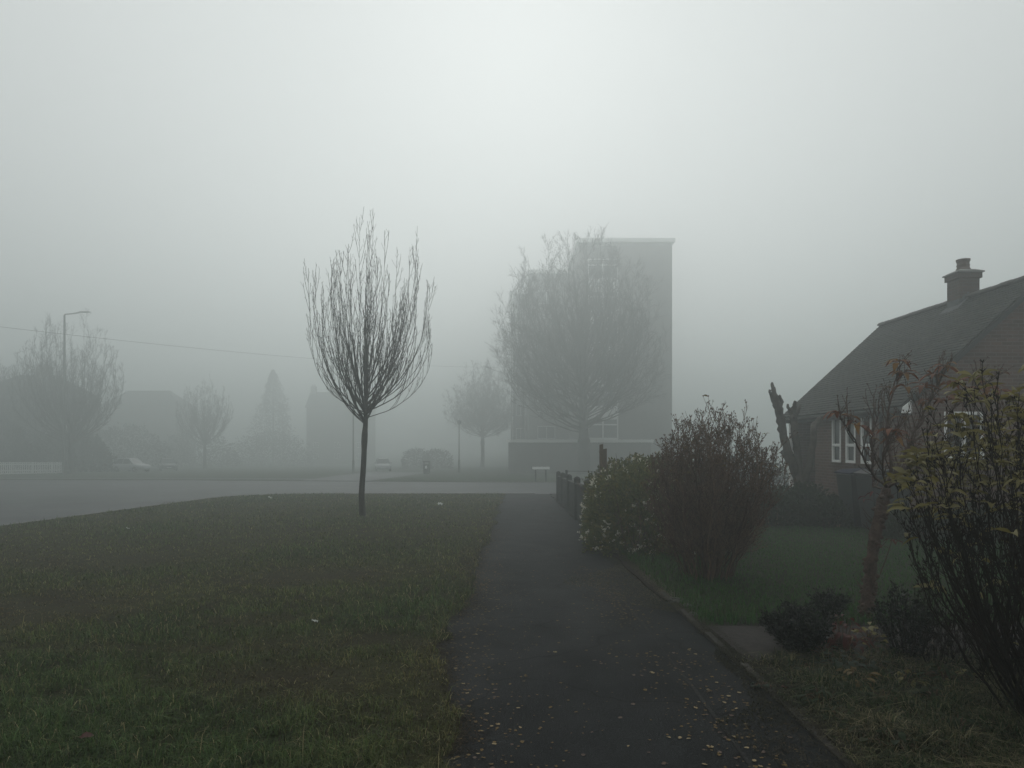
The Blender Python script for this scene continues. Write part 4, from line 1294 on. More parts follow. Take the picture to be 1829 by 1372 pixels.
for (px, pt, dd_, lab) in ((1074, 793, 13.3, 'taller of two brown timber posts rising behind the flowering hedge'), (1080.5, 801, 13.5, 'shorter of two brown timber posts rising behind the flowering hedge')):
    b = Vector(((px - 914.5) / F * dd_, dd_, gz(dd_))); H = CAMH + (HZ - pt) / F * dd_ - b.z
    m = MB(); m.add([(-.036, -.04, -.1), (.036, -.04, -.1), (.036, .04, -.1), (-.036, .04, -.1), (-.034, -.04, H - .015), (.034, -.04, H), (.034, .04, H), (-.034, .04, H - .015)],
                    [(0, 3, 2, 1), (4, 5, 6, 7), (0, 1, 5, 4), (1, 2, 6, 5), (2, 3, 7, 6), (3, 0, 4, 7)])
    o = m.build('timber_post', M['post_wood'], bevel=.006); o.location = b
    tag(o, lab, 'post', 'timber posts in the hedge')

def car(label, px, d, rz, paint, van=False):
    b = Vector(((px - 914.5) / F * d, d, gz(d) + 0.006))
    r = thing('parked_car', label, 'car', b, 'cars parked beyond the road', rz)
    L, W, Hb, H = 4.2, 1.74, 0.86, 1.50
    # lofted sections along x (front at +x): x, half width, z bottom, z top
    secs = [(-2.1, .70, .42, .74), (-2.02, .80, .28, .88), (-1.6, .86, .22, .93), (-.8, .87, .20, .94), (.4, .87, .20, .93), (1.1, .86, .22, .90), (1.75, .82, .24, .80), (2.05, .70, .30, .70), (2.1, .60, .38, .60)]
    vs, fs = [], []
    ring = [(-.9, 0), (-1, .25), (-1, .7), (-.9, .95), (-.7, 1), (.7, 1), (.9, .95), (1, .7), (1, .25), (.9, 0)]
    n = len(ring)
    for (x, w, z0, z1) in secs:
        for (a_, q) in ring: vs.append((x, a_ * w, z0 + (z1 - z0) * q))
    for i in range(len(secs) - 1):
        for k in range(n): fs.append((i*n+k, (i+1)*n+k, (i+1)*n+(k+1) % n, i*n+(k+1) % n))
    fs += [tuple(range(n)), tuple((len(secs)-1)*n+k for k in range(n-1, -1, -1))]
    body = MB().add(vs, fs).build('body', M[paint], r, smooth=True)
    # cabin: roof and pillars above glass
    cab = MB(); w0, w1 = .80, .60
    xr0, xr1 = (-1.25, .15); xb0, xb1 = (-1.95, 1.05)
    cab.add([(xr0 - .12, -w1, H - .05), (xr1 + .1, -w1, H - .05), (xr1 + .1, w1, H - .05), (xr0 - .12, w1, H - .05), (xr0 + .1, -w1 + .12, H), (xr1 - .1, -w1 + .12, H), (xr1 - .1, w1 - .12, H), (xr0 + .1, w1 - .12, H)],
            [(0, 3, 2, 1), (4, 5, 6, 7), (0, 1, 5, 4), (1, 2, 6, 5), (2, 3, 7, 6), (3, 0, 4, 7)])
    for s in (-1, 1):
        cab.bar((xb1, s * w0, .91), (xr1 + .08, s * w1, H - .05), .035); cab.bar((xb0 + .1, s * w0, .92), (xr0 - .1, s * w1, H - .05), .06); cab.bar((-.5, s * (w0 + .01), .92), (-.5, s * (w1 + .01), H - .05), .03)
    cab.build('cabin', M[paint], r)
    gl = MB()
    gl.add([(xb0 + .08, -w0 + .03, .88), (xb1 - .04, -w0 + .03, .88), (xb1 - .04, w0 - .03, .88), (xb0 + .08, w0 - .03, .88), (xr0 - .1, -w1 + .02, H - .055), (xr1 + .06, -w1 + .02, H - .055), (xr1 + .06, w1 - .02, H - .055), (xr0 - .1, w1 - .02, H - .055)],
           [(0, 1, 5, 4), (1, 2, 6, 5), (2, 3, 7, 6), (3, 0, 4, 7)])
    gl.build('window_glass', M['glass'], r)
    for sx in (-1.3, 1.3):
        for sy in (-1, 1):
            w = MB(); w.lathe([(.20, -.10), (.31, -.10), (.325, 0), (.31, .10), (.20, .10)], (sx, sy * .80, .31), 18, 'y')
            tw_ = w.build('wheel', M['tyre'], r)
            q = MB(); q.lathe([(.05, -.105), (.20, -.09), (.20, .09), (.05, .105)], (sx, sy * .80, .31), 14, 'y'); q.build('rim', M['rim'], tw_)
    for sy in (-1, 1):
        h = MB(); h.lathe([(.03, -.03), (.11, 0), (.10, .05), (.02, .09)], (1.94, sy * .55, .64), 12, 'x'); h.build('headlight', M['lamp_clear'], r)
        t_ = MB(); t_.box(-2.11, sy * .68 - .08, .62, -2.0, sy * .68 + .08, .86); t_.build('tail_light', M['lamp_red'], r, bevel=.01)
        mi = MB(); mi.box(.72, sy * .90 - .09, .93, .82, sy * .90 + .09, 1.05); mi.build('wing_mirror', M[paint], r, bevel=.02)
    MB().box(2.085, -.26, .40, 2.11, .26, .51).build('number_plate', M['lamp_clear'], r)
car('faint silver car facing the camera on the driveway behind the street tree', 684, 80, math.radians(-78), 'car_silver')
car('dim pale car parked in front of the dark hedge, nearer the lamp post', 236, 76, math.radians(-20), 'car_white')
car('dim dark car parked on the left, next to the smaller bare tree', 300, 82, math.radians(-60), 'car_dark')

# ------------------------------------------------------------------ garden shrubs
def flower_hedge():
    boxes = [(2.12, 11.4, .85, .95, 1.42), (2.45, 12.6, 1.0, 1.1, 1.50), (1.98, 13.4, .55, .9, 1.42), (3.05, 12.0, .7, .8, 1.42)]
    root, PP = leaf_mass('flowering_hedge', 'dense evergreen hedge with small white flowers overhanging the path', 'hedge', boxes, 30000, .060, 'hedge_leaf', 71, shape=3.0)
    r = np.random.default_rng(5)
    # white flowers in the outer skin, more on the left flank and the top
    front = (PP[:, 1] < 0.2) | (PP[:, 0] < -0.5) | (PP[:, 2] > 1.25)
    cand = PP[front]
    cand = cand[r.permutation(len(cand))]
    key = vnoise(cand[:, 0] * 3, cand[:, 2] * 3 + cand[:, 1], .5, 77)
    sel = cand[(key > .50)][:300]
    pos, dr, sz = [], [], []
    for c in sel:
        k = r.integers(1, 5)
        out = np.array([c[0], c[1], .25]); out /= np.linalg.norm(out) + 1e-6
        for _ in range(k * 3):
            pos.append(c + out * .07 + r.normal(0, .016, 3)); dr.append(out + np.array([0, 0, .3])); sz.append(.020 + .024 * r.random())
    small_leaves('flower', np.array(pos), np.array(dr), np.array(sz), M['petal'], root, r, .9)
    T = Tubes(); rr = random.Random(6)
    for i in range(26):
        p = Vector((rr.uniform(-.6, 1.2), rr.uniform(-.7, 1.4), rr.uniform(1.2, 1.42)))
        T.add(grow(p, (rr.uniform(-.5, .5), rr.uniform(-.3, .3), 1), rr.uniform(.12, .32), 4, .05, .2, rr), .005, .002, 4)
    T.build('branches', M['twig_brown'], root)
flower_hedge()

def twig_shrub(name, label, loc, H, R, base_r, stems, seed, mtw, leaves, mleaf, rstem=.012, sec=6, third=4, knob=True, leaf_top=0, leaf_rand=0, leaf_len=.09, neck=.45, lean=(0, 0), tipleaf_mat=None, second_leaf=None, pinch=1.0, rmin=.0022, drop=.42, dev=(.25, .6), up2=.16, swob=.006):
    r = random.Random(seed)
    root = thing(name, label, 'shrub', loc)
    T = Tubes(); LV = Leaves(); L2v = Leaves(); tips = []
    for i in range(stems):
        az = i * 2.39996 + r.uniform(-.3, .3)
        q = math.sqrt((i + .5) / stems)
        o = Vector((math.cos(az), math.sin(az), 0))
        tipz = H * (1 - drop * q ** 2.4) * r.uniform(.84, 1.0)
        tipr = R * q * r.uniform(.88, 1.02)
        p0 = o * base_r * q * r.uniform(.4, 1.1) + Vector((0, 0, -.03))
        p3 = o * tipr + Vector((lean[0], lean[1], tipz))
        p1 = p0 + o * (tipr * .22 * pinch) + Vector((0, 0, tipz * .35))
        p2 = p0 + o * (tipr * .75) + Vector((lean[0] * .6, lean[1] * .6, tipz * .68))
        ln = bez(p0, p1, p2, p3, 10, r, swob * H)
        r0 = rstem * r.uniform(.6, 1.15)
        T.add(ln, 0, 0, 5, radii=[max(rmin, r0 * (1 - .8 * k / 10)) for k in range(11)])
        Lm = tipz
        for s in range(sec):
            t = neck * .55 + (1 - neck * .55) * (s + r.random()) / sec
            t = min(t, .98)
            p, tg = along(ln, t)
            d = deviate(tg, r.uniform(*dev), r)
            L_ = Lm * r.uniform(.10, .24) * (1.15 - .5 * t)
            l2 = grow(p, d, L_, 5, up2, .2, r)
            if l2[-1].z > H * 1.04: continue
            T.add(l2, r0 * .5 * (1.1 - .5 * t), rmin, 4)
            tips.append((l2[-1], (l2[-1] - l2[-2]).normalized()))
            for w in range(third):
                pp, tt = along(l2, r.uniform(.25, 1))
                l3 = grow(pp, deviate(tt, r.uniform(.3, .8), r), L_ * r.uniform(.2, .5), 3, .18, .2, r)
                T.add(l3, rmin * 1.15, rmin * .8, 3)
                tips.append((l3[-1], (l3[-1] - l3[-2]).normalized()))
        tips.append((ln[-1], (ln[-1] - ln[-2]).normalized()))
    if knob:
        for (p, d) in tips:
            if r.random() < .75:
                for k in range(r.choice((2, 3, 4))):
                    dd_ = (d + rv(r, .7)).normalized(); l_ = r.uniform(.012, .030)
                    T.add([p - dd_ * .004, p + dd_ * l_ * .5, p + dd_ * l_], 0, 0, 4, radii=[rmin * .9, rmin * 1.7, rmin * .6])
    T.build('branches', M[mtw], root)
    hi = sorted(tips, key=lambda a: -a[0].z)
    for (p, d) in hi[:int(len(hi) * .35)]:
        if r.random() < leaf_top:
            for k in range(r.choice((2, 2, 3, 4))):
                a = r.uniform(0, 6.283); dd_ = Vector((math.cos(a), math.sin(a), r.uniform(.2, .9)))
                LV.add(p, dd_, leaf_len * r.uniform(.6, 1.25), leaf_len * r.uniform(.22, .36), r.uniform(.2, .7), r.uniform(.2, .6), r.uniform(-.6, .6))
    for k in range(leaf_rand):
        p, d = r.choice(tips)
        for j in range(r.choice((1, 1, 2, 3))):
            a = r.uniform(0, 6.283); dd_ = Vector((math.cos(a), math.sin(a), r.uniform(-.1, .9)))
            (L2v if second_leaf else LV).add(p, dd_, leaf_len * r.uniform(.5, 1.1), leaf_len * r.uniform(.2, .36), r.uniform(.2, .8), r.uniform(.2, .6), r.uniform(-.8, .8))
    if LV.rows: LV.build('foliage', M[mleaf], root)
    if L2v.rows: L2v.build('foliage', M[second_leaf], root)
    return root

tb = at(1272, 1046)
twig_shrub('bare_shrub', 'rounded leafless brown shrub of fine twigs beside the flowering hedge', (tb.x + .10, tb.y + .45, gz(tb.y + .45)), 2.14, .86, .38, 78, 8, 'twig_brown', 0, 'leaf_gold',
           rstem=.009, sec=17, third=9, leaf_top=.010, leaf_rand=40, leaf_len=.085, neck=.22, swob=.012, pinch=1.2, lean=(.06, 0), drop=.30, dev=(.4, 1.0), up2=.10, rmin=.0024)

rb = Vector((3.06, 3.8, gz(3.8)))
twig_shrub('bare_shrub', 'near black twiggy shrub with yellow green leaves at the right picture edge', rb, 2.02, .92, .20, 72, 15, 'twig_black', 0, 'leaf_yellow',
           rstem=.009, sec=11, third=5, leaf_top=.14, leaf_rand=50, leaf_len=.12, neck=.2, swob=.010, pinch=1.6, lean=(.02, .05), rmin=.0020)

# small dark shrubs of the front bed
def stem_plant(name, label, loc, H, R, stems, mleaf, seed, lsize, n, mtw='twig_black'):
    r = random.Random(seed); rr = np.random.default_rng(seed)
    root = thing(name, label, 'shrub', loc)
    T = Tubes(); pos, dr = [], []
    for i in range(stems):
        a = i * 2.4 + r.uniform(-.4, .4); q = math.sqrt((i + .5) / stems)
        d = Vector((math.cos(a) * R * q * 1.2, math.sin(a) * R * q * 1.2, H))
        ln = grow(Vector((math.cos(a) * R * .25 * q, math.sin(a) * R * .25 * q, -.02)), d, H * r.uniform(.75, 1.05) * (1.1 - .2 * q), 7, .03, .12, r)
        T.add(ln, .006, .0022, 5)
        for k in range(int(n / stems)):
            t = r.random() ** .55
            p, tg = along(ln, t)
            o = rv(r).normalized()
            pos.append(p + o * r.uniform(0, .05) * (1.4 - t * .5)); dr.append(o + tg * .8)
    T.build('branches', M[mtw], root)
    small_leaves('foliage', np.array([tuple(p) for p in pos]), np.array([tuple(p) for p in dr]), lsize * (.6 + .8 * rr.random(len(pos))), M[mleaf], root, rr, .5)
q = at(1428, 1168); stem_plant('dark_bush', 'low blackish leafy bush beside the gravel path', q, .40, .27, 34, 'dark_leaf', 3, .032, 4600)
q = at(1505, 1110); stem_plant('dark_bush', 'small dark bush touching the base of the garden tree', (q.x - .12, q.y, q.z), .30, .16, 16, 'dark_leaf', 5, .03, 1400)
q = at(1622, 1182); stem_plant('dark_bush', 'upright dark stemmed bush between the garden tree and black shrub', q, .58, .24, 22, 'dark_leaf', 4, .030, 1500)

def rosette(name, label, cat, loc, n, L, w, mname, seed, h=.12, spread=.18, up=.5, droop=.6, stems=True):
    r = random.Random(seed)
    root = thing(name, label, cat, loc)
    LV = Leaves(); T = Tubes()
    for i in range(n):
        a = r.uniform(0, 6.283); q = math.sqrt(r.random())
        p0 = Vector((math.cos(a) * spread * .25 * q, math.sin(a) * spread * .25 * q, 0))
        p = Vector((math.cos(a) * spread * q, math.sin(a) * spread * q, h * (1 - .55 * q) * r.uniform(.4, 1.1)))
        T.add([p0, p0.lerp(p, .5) + Vector((0, 0, .02)), p], .003, .002, 4)
        LV.add(p, Vector((math.cos(a + r.uniform(-.8, .8)), math.sin(a + r.uniform(-.8, .8)), up * r.uniform(-.2, 1))), L * r.uniform(.6, 1.2), w * r.uniform(.7, 1.2), droop * r.uniform(.3, 1.1), r.uniform(.05, .4), r.uniform(-.5, .5))
    T.build('branches', M['twig_brown'], root)
    LV.build('foliage', M[mname], root)
    return root
q = at(1505, 1165); rosette('red_plant', 'plant with rusty red pointed leaves beside the dark bush', 'plant', q, 60, .10, .035, 'leaf_scarlet', 1, h=.32, spread=.18, up=.35, droop=.9)
q = at(1510, 1195); rosette('leafy_plant', 'clump of round blue green leaves below the red plant', 'plant', q, 60, .07, .055, 'blue_leaf', 2, h=.13, spread=.20, up=.2)
q = at(1445, 1200); rosette('leafy_plant', 'low grey green rosette left of the red plant near the edging', 'plant', q, 40, .07, .05, 'blue_leaf', 12, h=.08, spread=.13, up=.2)
q = at(1376, 1228); rosette('leafy_plant', 'tiny pale green rosette growing on the path edge', 'plant', (q.x - .04, q.y, q.z - .004), 34, .035, .028, 'blue_leaf', 13, h=.04, spread=.075, up=.2)
q = at(1525, 1225); rosette('gold_plant', 'bronze leaved clump in the middle of the front bed', 'plant', q, 44, .075, .035, 'leaf_gold', 3, h=.13, spread=.16)
q = at(1618, 1222); rosette('gold_plant', 'small mottled yellow clump under the upright dark stemmed bush', 'plant', q, 26, .06, .035, 'leaf_yellow', 4, h=.09, spread=.12)
q = at(1735, 1235); rosette('gold_plant', 'ochre leaves clustered low on the left foot of the black shrub', 'plant', q, 30, .085, .045, 'leaf_yellow', 14, h=.14, spread=.16)
q = at(1548, 1318); rosette('leafy_plant', 'bright green broad leaved weed close to the path edging', 'plant', q, 44, .06, .05, 'bed_leaf', 6, h=.09, spread=.13)
q = at(1552, 1150); rosette('leafy_plant', 'lime green leaves at the foot of the garden tree', 'plant', (q.x, q.y, q.z), 26, .075, .05, 'leaf_yellow', 16, h=.16, spread=.12)

def copy_thing(src, loc, rz, sc):
    c = src.copy(); COL.objects.link(c); c.location = loc; c.rotation_euler = (0, 0, rz); c.scale = (sc, sc, sc)
    for ch in list(src.children):
        k = ch.copy(); COL.objects.link(k); k.parent = c
    return c
def fill_bed():
    r = random.Random(41)
    weeds = [rosette('low_weed', 'small low weed with dull green leaves in the rough front bed', 'plant', (0, 0, 0), n, L, w, mn, sd, h=h, spread=sp, up=.3)
             for n, L, w, mn, sd, h, sp in ((36, .055, .034, 'bed_leaf', 51, .09, .11), (30, .07, .022, 'bed_leaf', 52, .12, .10), (26, .05, .040, 'blue_leaf', 53, .06, .10))]
    stalk = twig_shrub('dead_stalks', 'clump of thin dead stalks standing in the rough front bed', (0, 0, 0), .42, .17, .09, 16, 61, 'twig_black', 0, 'leaf_gold', rstem=.004, sec=4, third=2, neck=.4, rmin=.0014)
    for o in weeds: o['group'] = 'low weeds in the front bed'
    stalk['group'] = 'dead stalks in the front bed'
    wl_ = [(1500, 1290), (1580, 1262), (1625, 1300), (1672, 1262), (1470, 1262), (1560, 1200), (1600, 1345), (1690, 1225), (1655, 1340), (1590, 1175), (1475, 1180), (1420, 1205), (1540, 1262), (1710, 1320), (1640, 1212)]
    for i, (px, py) in enumerate(wl_):
        loc = at(px, py); loc.z += .012
        if i < 3:
            o = weeds[i]; o.location = loc; o.rotation_euler.z = r.uniform(0, 6)
        else: copy_thing(weeds[i % 3], loc, r.uniform(0, 6), r.uniform(.8, 1.35))
    for i, (px, py) in enumerate([(1668, 1195), (1588, 1142), (1712, 1185), (1640, 1150), (1745, 1170), (1690, 1150)]):
        loc = at(px, py); loc.z += .012
        if i == 0: stalk.location = loc
        else: copy_thing(stalk, loc, r.uniform(0, 6), r.uniform(.8, 1.3))
fill_bed()

# straw of a cut perennial
def cut_straw():
    r = random.Random(3); b = at(1640, 1190)
    T = Tubes()
    for i in range(90):
        a = r.uniform(0, 6.283); p = Vector((r.uniform(-.35, .35), r.uniform(-.22, .22), r.uniform(0, .03)))
        T.add(grow(p, (math.cos(a), math.sin(a), r.uniform(.0, .55)), r.uniform(.12, .34), 4, -.05, .1, r), .0028, .0016, 4)
    o = T.build('cut_straw', mat('straw', (.12, .10, .065), (.07, .06, .04), .8, 10))
    o.location = (b.x, b.y, b.z + .02)
    tag(o, 'heap of cut straw stalks lying under the upright dark stemmed bush', 'straw')
cut_straw()

# garden tree with red and brown leaves
def garden_tree():
    d0 = 6.6
    base = at(1548, 1106)
    root = thing('garden_tree', 'small gnarled garden tree with reddish drooping leaves before the bungalow', 'tree', base)
    r = random.Random(23)
    def W(px, py, d=d0): return P(px, py, d) - base
    T = Tubes(); C = Tubes(); LV = Leaves(); LS = Leaves(); tips = []
    tr = [Vector((-.01, 0, -.06)), W(1549, 1075), W(1553, 1040), W(1556, 1005), W(1562, 965), W(1568, 930), W(1577, 895), W(1584, 872)]
    rad = [.072, .062, .053, .055, .048, .051, .049, .038]
    line = []; rr = []
    for i in range(len(tr) - 1):
        for k in range(4):
            t = k / 4; line.append(tr[i].lerp(tr[i+1], t) + rv(r, .004)); rr.append((rad[i] + (rad[i+1] - rad[i]) * t) * r.uniform(.90, 1.14))
    line.append(tr[-1]); rr.append(rad[-1])
    T.add(line, 0, 0, 11, radii=rr)
    for i in range(60):
        p, tg = along(line, r.uniform(.02, .95)); o = rv(r); o.z *= .3; o.normalize()
        T.add([p + o * .045, p + o * .066, p + o * (.075 + r.uniform(0, .012))], 0, 0, 6, radii=[.026, .020, .006])
    for i in range(36):
        p, tg = along(line, r.uniform(.02, .9)); o = rv(r); o.z = .3; o.normalize()
        C.add(grow(p + o * .05, o, r.uniform(.05, .16), 4, .25, .25, r), .004, .002, 4)
    T.build('trunk', M['twig_garden'], root)
    fork = tr[-1]
    def limb(pts, r0, r1, n=10):
        q = []
        P4 = [fork] + pts if not isinstance(pts[0], tuple) else pts
        m = len(P4) - 1
        for i in range(m):
            for k in range(4): q.append(P4[i].lerp(P4[i+1], k / 4) + rv(r, .008))
        q.append(P4[-1])
        C.add(q, r0, r1, 7); return q
    L1 = limb([W(1600, 850), W(1640, 822), W(1680, 800, 6.5), W(1712, 770, 6.4)], .026, .009)
    L2 = limb([W(1592, 830), W(1583, 775, 6.7), W(1590, 720, 6.7), W(1604, 655, 6.7)], .018, .006)
    L3 = limb([W(1560, 850, 6.5), W(1540, 815, 6.4), W(1522, 775, 6.3), W(1500, 748, 6.3)], .014, .004)
    L4 = limb([W(1610, 820, 6.8), W(1640, 760, 6.9), W(1662, 710, 6.9), W(1690, 660, 6.9)], .016, .006)
    L5 = limb([W(1620, 800, 6.9), W(1690, 745, 7.1), W(1735, 700, 7.1), W(1765, 680, 7.1)], .014, .005)
    L6 = limb([W(1560, 870, 6.9), W(1555, 810, 7), W(1560, 770, 7), W(1572, 735, 7)], .012, .004)
    L7 = limb([W(1575, 840, 6.3), W(1580, 800, 6.2), W(1600, 765, 6.2)], .012, .004)
    L8 = limb([W(1650, 830, 6.2), W(1720, 800, 6.0), W(1790, 750, 5.9)], .013, .005)
    for (ln, ns) in ((L1, 22), (L2, 13), (L3, 8), (L4, 24), (L5, 24), (L6, 11), (L7, 10), (L8, 20)):
        for s in range(ns):
            p, tg = along(ln, .18 + .82 * (s + r.random()) / ns)
            l2 = grow(p, deviate(tg, r.uniform(.4, .9), r), r.uniform(.10, .34), 5, .22, .16, r)
            C.add(l2, .0065, .0030, 5); tips.append((l2[-1], (l2[-1] - l2[-2]).normalized()))
            for w in range(r.choice((3, 4, 5))):
                pp, tt = along(l2, r.uniform(.2, 1)); l3 = grow(pp, deviate(tt, r.uniform(.35, .9), r), r.uniform(.05, .15), 3, .25, .2, r)
                C.add(l3, .0036, .0024, 4); tips.append((l3[-1], (l3[-1] - l3[-2]).normalized()))
    for (p, d) in tips:
        for k in range(r.choice((1, 2, 3))):
            dd_ = (d + rv(r, .7)).normalized(); l_ = r.uniform(.012, .03)
            C.add([p - dd_ * .004, p + dd_ * l_ * .5, p + dd_ * l_], 0, 0, 4, radii=[.0022, .0042, .001])
    # a thin shoot low on the trunk
    s = [W(1572, 1025, 6.5), W(1582, 1000, 6.5), W(1594, 962, 6.5)]
    C.add(s, .006, .004, 5)
    def spray(c, n, L, lv, upw=.35):
        for k in range(n):
            a = k * 6.283 / n + r.uniform(-.4, .4)
            lv.add(c + Vector((0, 0, r.uniform(-.02, .02))), Vector((math.cos(a), math.sin(a), upw + r.uniform(-.2, .35))), L * r.uniform(.75, 1.2), L * r.uniform(.24, .32), r.uniform(.5, .85), r.uniform(.25, .6), r.uniform(-.4, .4))
    tops = [(W(1604, 645, 6.7), 7), (W(1612, 668, 6.7), 6), (W(1618, 690, 6.75), 4), (W(1690, 655, 6.9), 7), (W(1672, 672, 6.9), 6), (W(1700, 682, 6.9), 6), (W(1738, 680, 7.1), 4), (W(1765, 690, 7.1), 6),
            (W(1650, 690, 6.9), 5), (W(1498, 742, 6.3), 6), (W(1530, 760, 6.3), 5), (W(1592, 770, 6.2), 6), (W(1600, 785, 6.2), 3), (W(1720, 700, 6.9), 5), (W(1752, 712, 7), 5), (W(1690, 715, 6.7), 4), (W(1780, 700, 6.4), 5), (W(1660, 715, 6.9), 5)]
    for c, n in tops:
        spray(c, n, .20, LV)
        n_ = min(tips, key=lambda a: (a[0] - c).length)
        C.add([n_[0], n_[0].lerp(c, .5) + rv(r, .01), c], .004, .003, 4)
    for k in range(34):
        p, d = r.choice(tips); spray(p, r.choice((1, 2, 2)), .10, LV)
    for c in (W(1594, 962, 6.5), W(1600, 968, 6.5), W(1575, 975, 6.5), W(1545, 890, 6.5), W(1560, 878, 6.5)):
        spray(c, 3, .09, LS, .2)
    C.build('branches', M['twig_garden'], root)
    LV.build('foliage', M['leaf_red'], root)
    LS.build('foliage', M['leaf_scarlet'], root)['label'] = 'scarlet leaves low on the trunk'
garden_tree()

# pale yellow leaf sprays on a thin arching shrub between tree and black shrub
q = Vector((3.36, 4.7, gz(4.7)))
twig_shrub('leafy_shrub', 'slim arching shrub with pale yellow leaves behind the black shrub', q, 2.02, .72, .14, 26, 31, 'twig_black', 0, 'leaf_yellow',
           rstem=.009, sec=7, third=3, leaf_top=.65, leaf_rand=110, leaf_len=.15, neck=.6, pinch=1.4, rmin=.0022)

# pollarded tree in front of the house corner
def pollard():
    d = 16.6
    base = Vector(((1431 - 914.5) / F * d, d, gz(d)))
    root = thing('pollarded_tree', 'hard pruned stump tree with bare knuckled limbs at the bungalow corner', 'tree', base)
    r = random.Random(9)
    def W(px, py): return P(px, py, d + r.uniform(-.15, .15)) - base
    T = Tubes(); C = Tubes()
    def limb(pts, radii, tube, k=9):
        L_, R_ = [], []
        for i in range(len(pts) - 1):
            for s in range(5):
                t = s / 5; L_.append(pts[i].lerp(pts[i+1], t) + rv(r, .012)); R_.append((radii[i] + (radii[i+1] - radii[i]) * t) * r.uniform(.86, 1.16))
        L_.append(pts[-1]); R_.append(radii[-1]); tube.add(L_, 0, 0, k, radii=R_); return L_
    limb([Vector((0, 0, -.1)), W(1431, 905), W(1431, 885), W(1429, 866)], [.20, .17, .15, .14], T)
    T.build('trunk', M['stump_bark'], root)
    a = limb([W(1430, 872), W(1412, 820), W(1399, 780), W(1394, 745), W(1388, 722), W(1382, 700), W(1379, 684)], [.12, .10, .095, .11, .09, .06, .03], C)
    limb([W(1391, 735), W(1383, 720), W(1377, 704), W(1374, 697)], [.06, .05, .04, .02], C)
    limb([W(1392, 728), W(1396, 718), W(1391, 706)], [.06, .05, .03], C)
    limb([W(1430, 870), W(1424, 810), W(1419, 770), W(1417, 745), W(1419, 726), W(1421, 716)], [.10, .085, .08, .085, .06, .03], C)
    limb([W(1418, 748), W(1424, 738), W(1430, 724)], [.06, .055, .03], C)
    limb([W(1418, 748), W(1410, 735), W(1407, 722)], [.05, .045, .025], C)
    limb([W(1431, 872), W(1444, 838), W(1451, 800), W(1453, 770), W(1455, 758), W(1463, 749), W(1470, 744)], [.11, .09, .08, .07, .07, .06, .04], C)
    limb([W(1412, 830), W(1401, 815), W(1396, 805)], [.05, .045, .03], C)
    C.build('crown', M['stump_bark'], root)
pollard()

# low shrub bed along the bungalow
for lab, bx_, n_ in (
        ('low green border shrub at the left end of the bed, behind the brown shrub', (5.2, 15.9, .7, .5, .58), 2300),
        ('green border shrub just left of the pollarded stump foot', (5.95, 15.6, .8, .6, .66), 2600),
        ('tallest green border shrub hiding the foot of the pollarded stump', (6.75, 15.9, .8, .7, .88), 3200),
        ('green border shrub before the brick wall under the first narrow window', (7.25, 15.25, .7, .55, .62), 2600),
        ('dim green shrub farther back beside the bungalow porch', (6.4, 17.4, .9, .6, .80), 2600),
        ('low green shrub in front of the wheelie bins', (7.7, 13.0, .7, .5, .50), 2300),
        ('low green shrub below the gable window behind the garden tree', (8.9, 12.9, .9, .6, .6), 2600)):
    leaf_mass('border_shrub', lab, 'shrub', [bx_], n_, .085, 'bed_leaf', int(bx_[0] * 100), group='border shrubs along the bungalow')
leaf_mass('far_bush', 'dark bush in the fog behind the wire fence', 'shrub', [(5.5, 27, 2.6, 1.2, 1.5)], 3000, .14, 'far_leaf', 82)
leaf_mass('far_bush', 'second dark bush in the fog, right of the first behind the wire fence', 'shrub', [(9, 28, 2.5, 1.2, 1.6)], 3000, .14, 'far_leaf', 83)

# ------------------------------------------------------------------ small loose things
def stone(label, px, py, s, seed):
    b = at(px, py); r = np.random.default_rng(seed)
    me = bpy.data.meshes.new('stone')
    import bmesh
    bm = bmesh.new(); bmesh.ops.create_icosphere(bm, subdivisions=3, radius=s)
    for v in bm.verts:
        c = v.co / s
        k = .78 + .5 * float(vnoise(np.array([c.x * 2 + seed]), np.array([c.y * 2 + c.z * 2.7]), .6, seed)[0])
        v.co = Vector((c.x * 1.2, c.y, c.z * .75)) * s * k
    bm.to_mesh(me); bm.free(); me.materials.append(M['stone'])
    o = bpy.data.objects.new('stone', me); COL.objects.link(o); o.location = (b.x, b.y, b.z + s * .35)
    tag(o, label, 'stone', 'broken stones at the path edge')
stone('larger pale rubble stone at the path edge by the brown shrub', 1207, 1078, .060, 3)
stone('smaller rubble stone nearest the end of the path edging', 1226, 1086, .045, 5)
stone('flat stone lying on the start of the path edging', 1238, 1102, .040, 8)

def scrap(label, px, py, s, seed):
    b = at(px, py); r = random.Random(seed); n = 6
    vs = []; fs = []
    for i in range(n):
        for j in range(n):
            vs.append(((i / (n-1) - .5) * s + r.uniform(-.1, .1) * s, (j / (n-1) - .5) * s + r.uniform(-.1, .1) * s, r.uniform(0, .35) * s))
    for i in range(n - 1):
        for j in range(n - 1): fs.append((i*n+j, (i+1)*n+j, (i+1)*n+j+1, i*n+j+1))
    o = MB().add(vs, fs).build('paper_scrap', M['paper'])
    o.location = (b.x, b.y, b.z + .035); o.rotation_euler = (0.3, .2, r.uniform(0, 3))
    tag(o, label, 'litter', 'litter on the verge')
scrap('crumpled white paper scrap on the near grass', 562, 1117, .055, 1)
scrap('white litter scrap on the grass near the path end', 786, 903, .15, 2)
scrap('white litter scrap on the far grass at left', 482, 891, .12, 3)
scrap('tiny white fleck of litter on the left grass by the road', 228, 947, .06, 4)

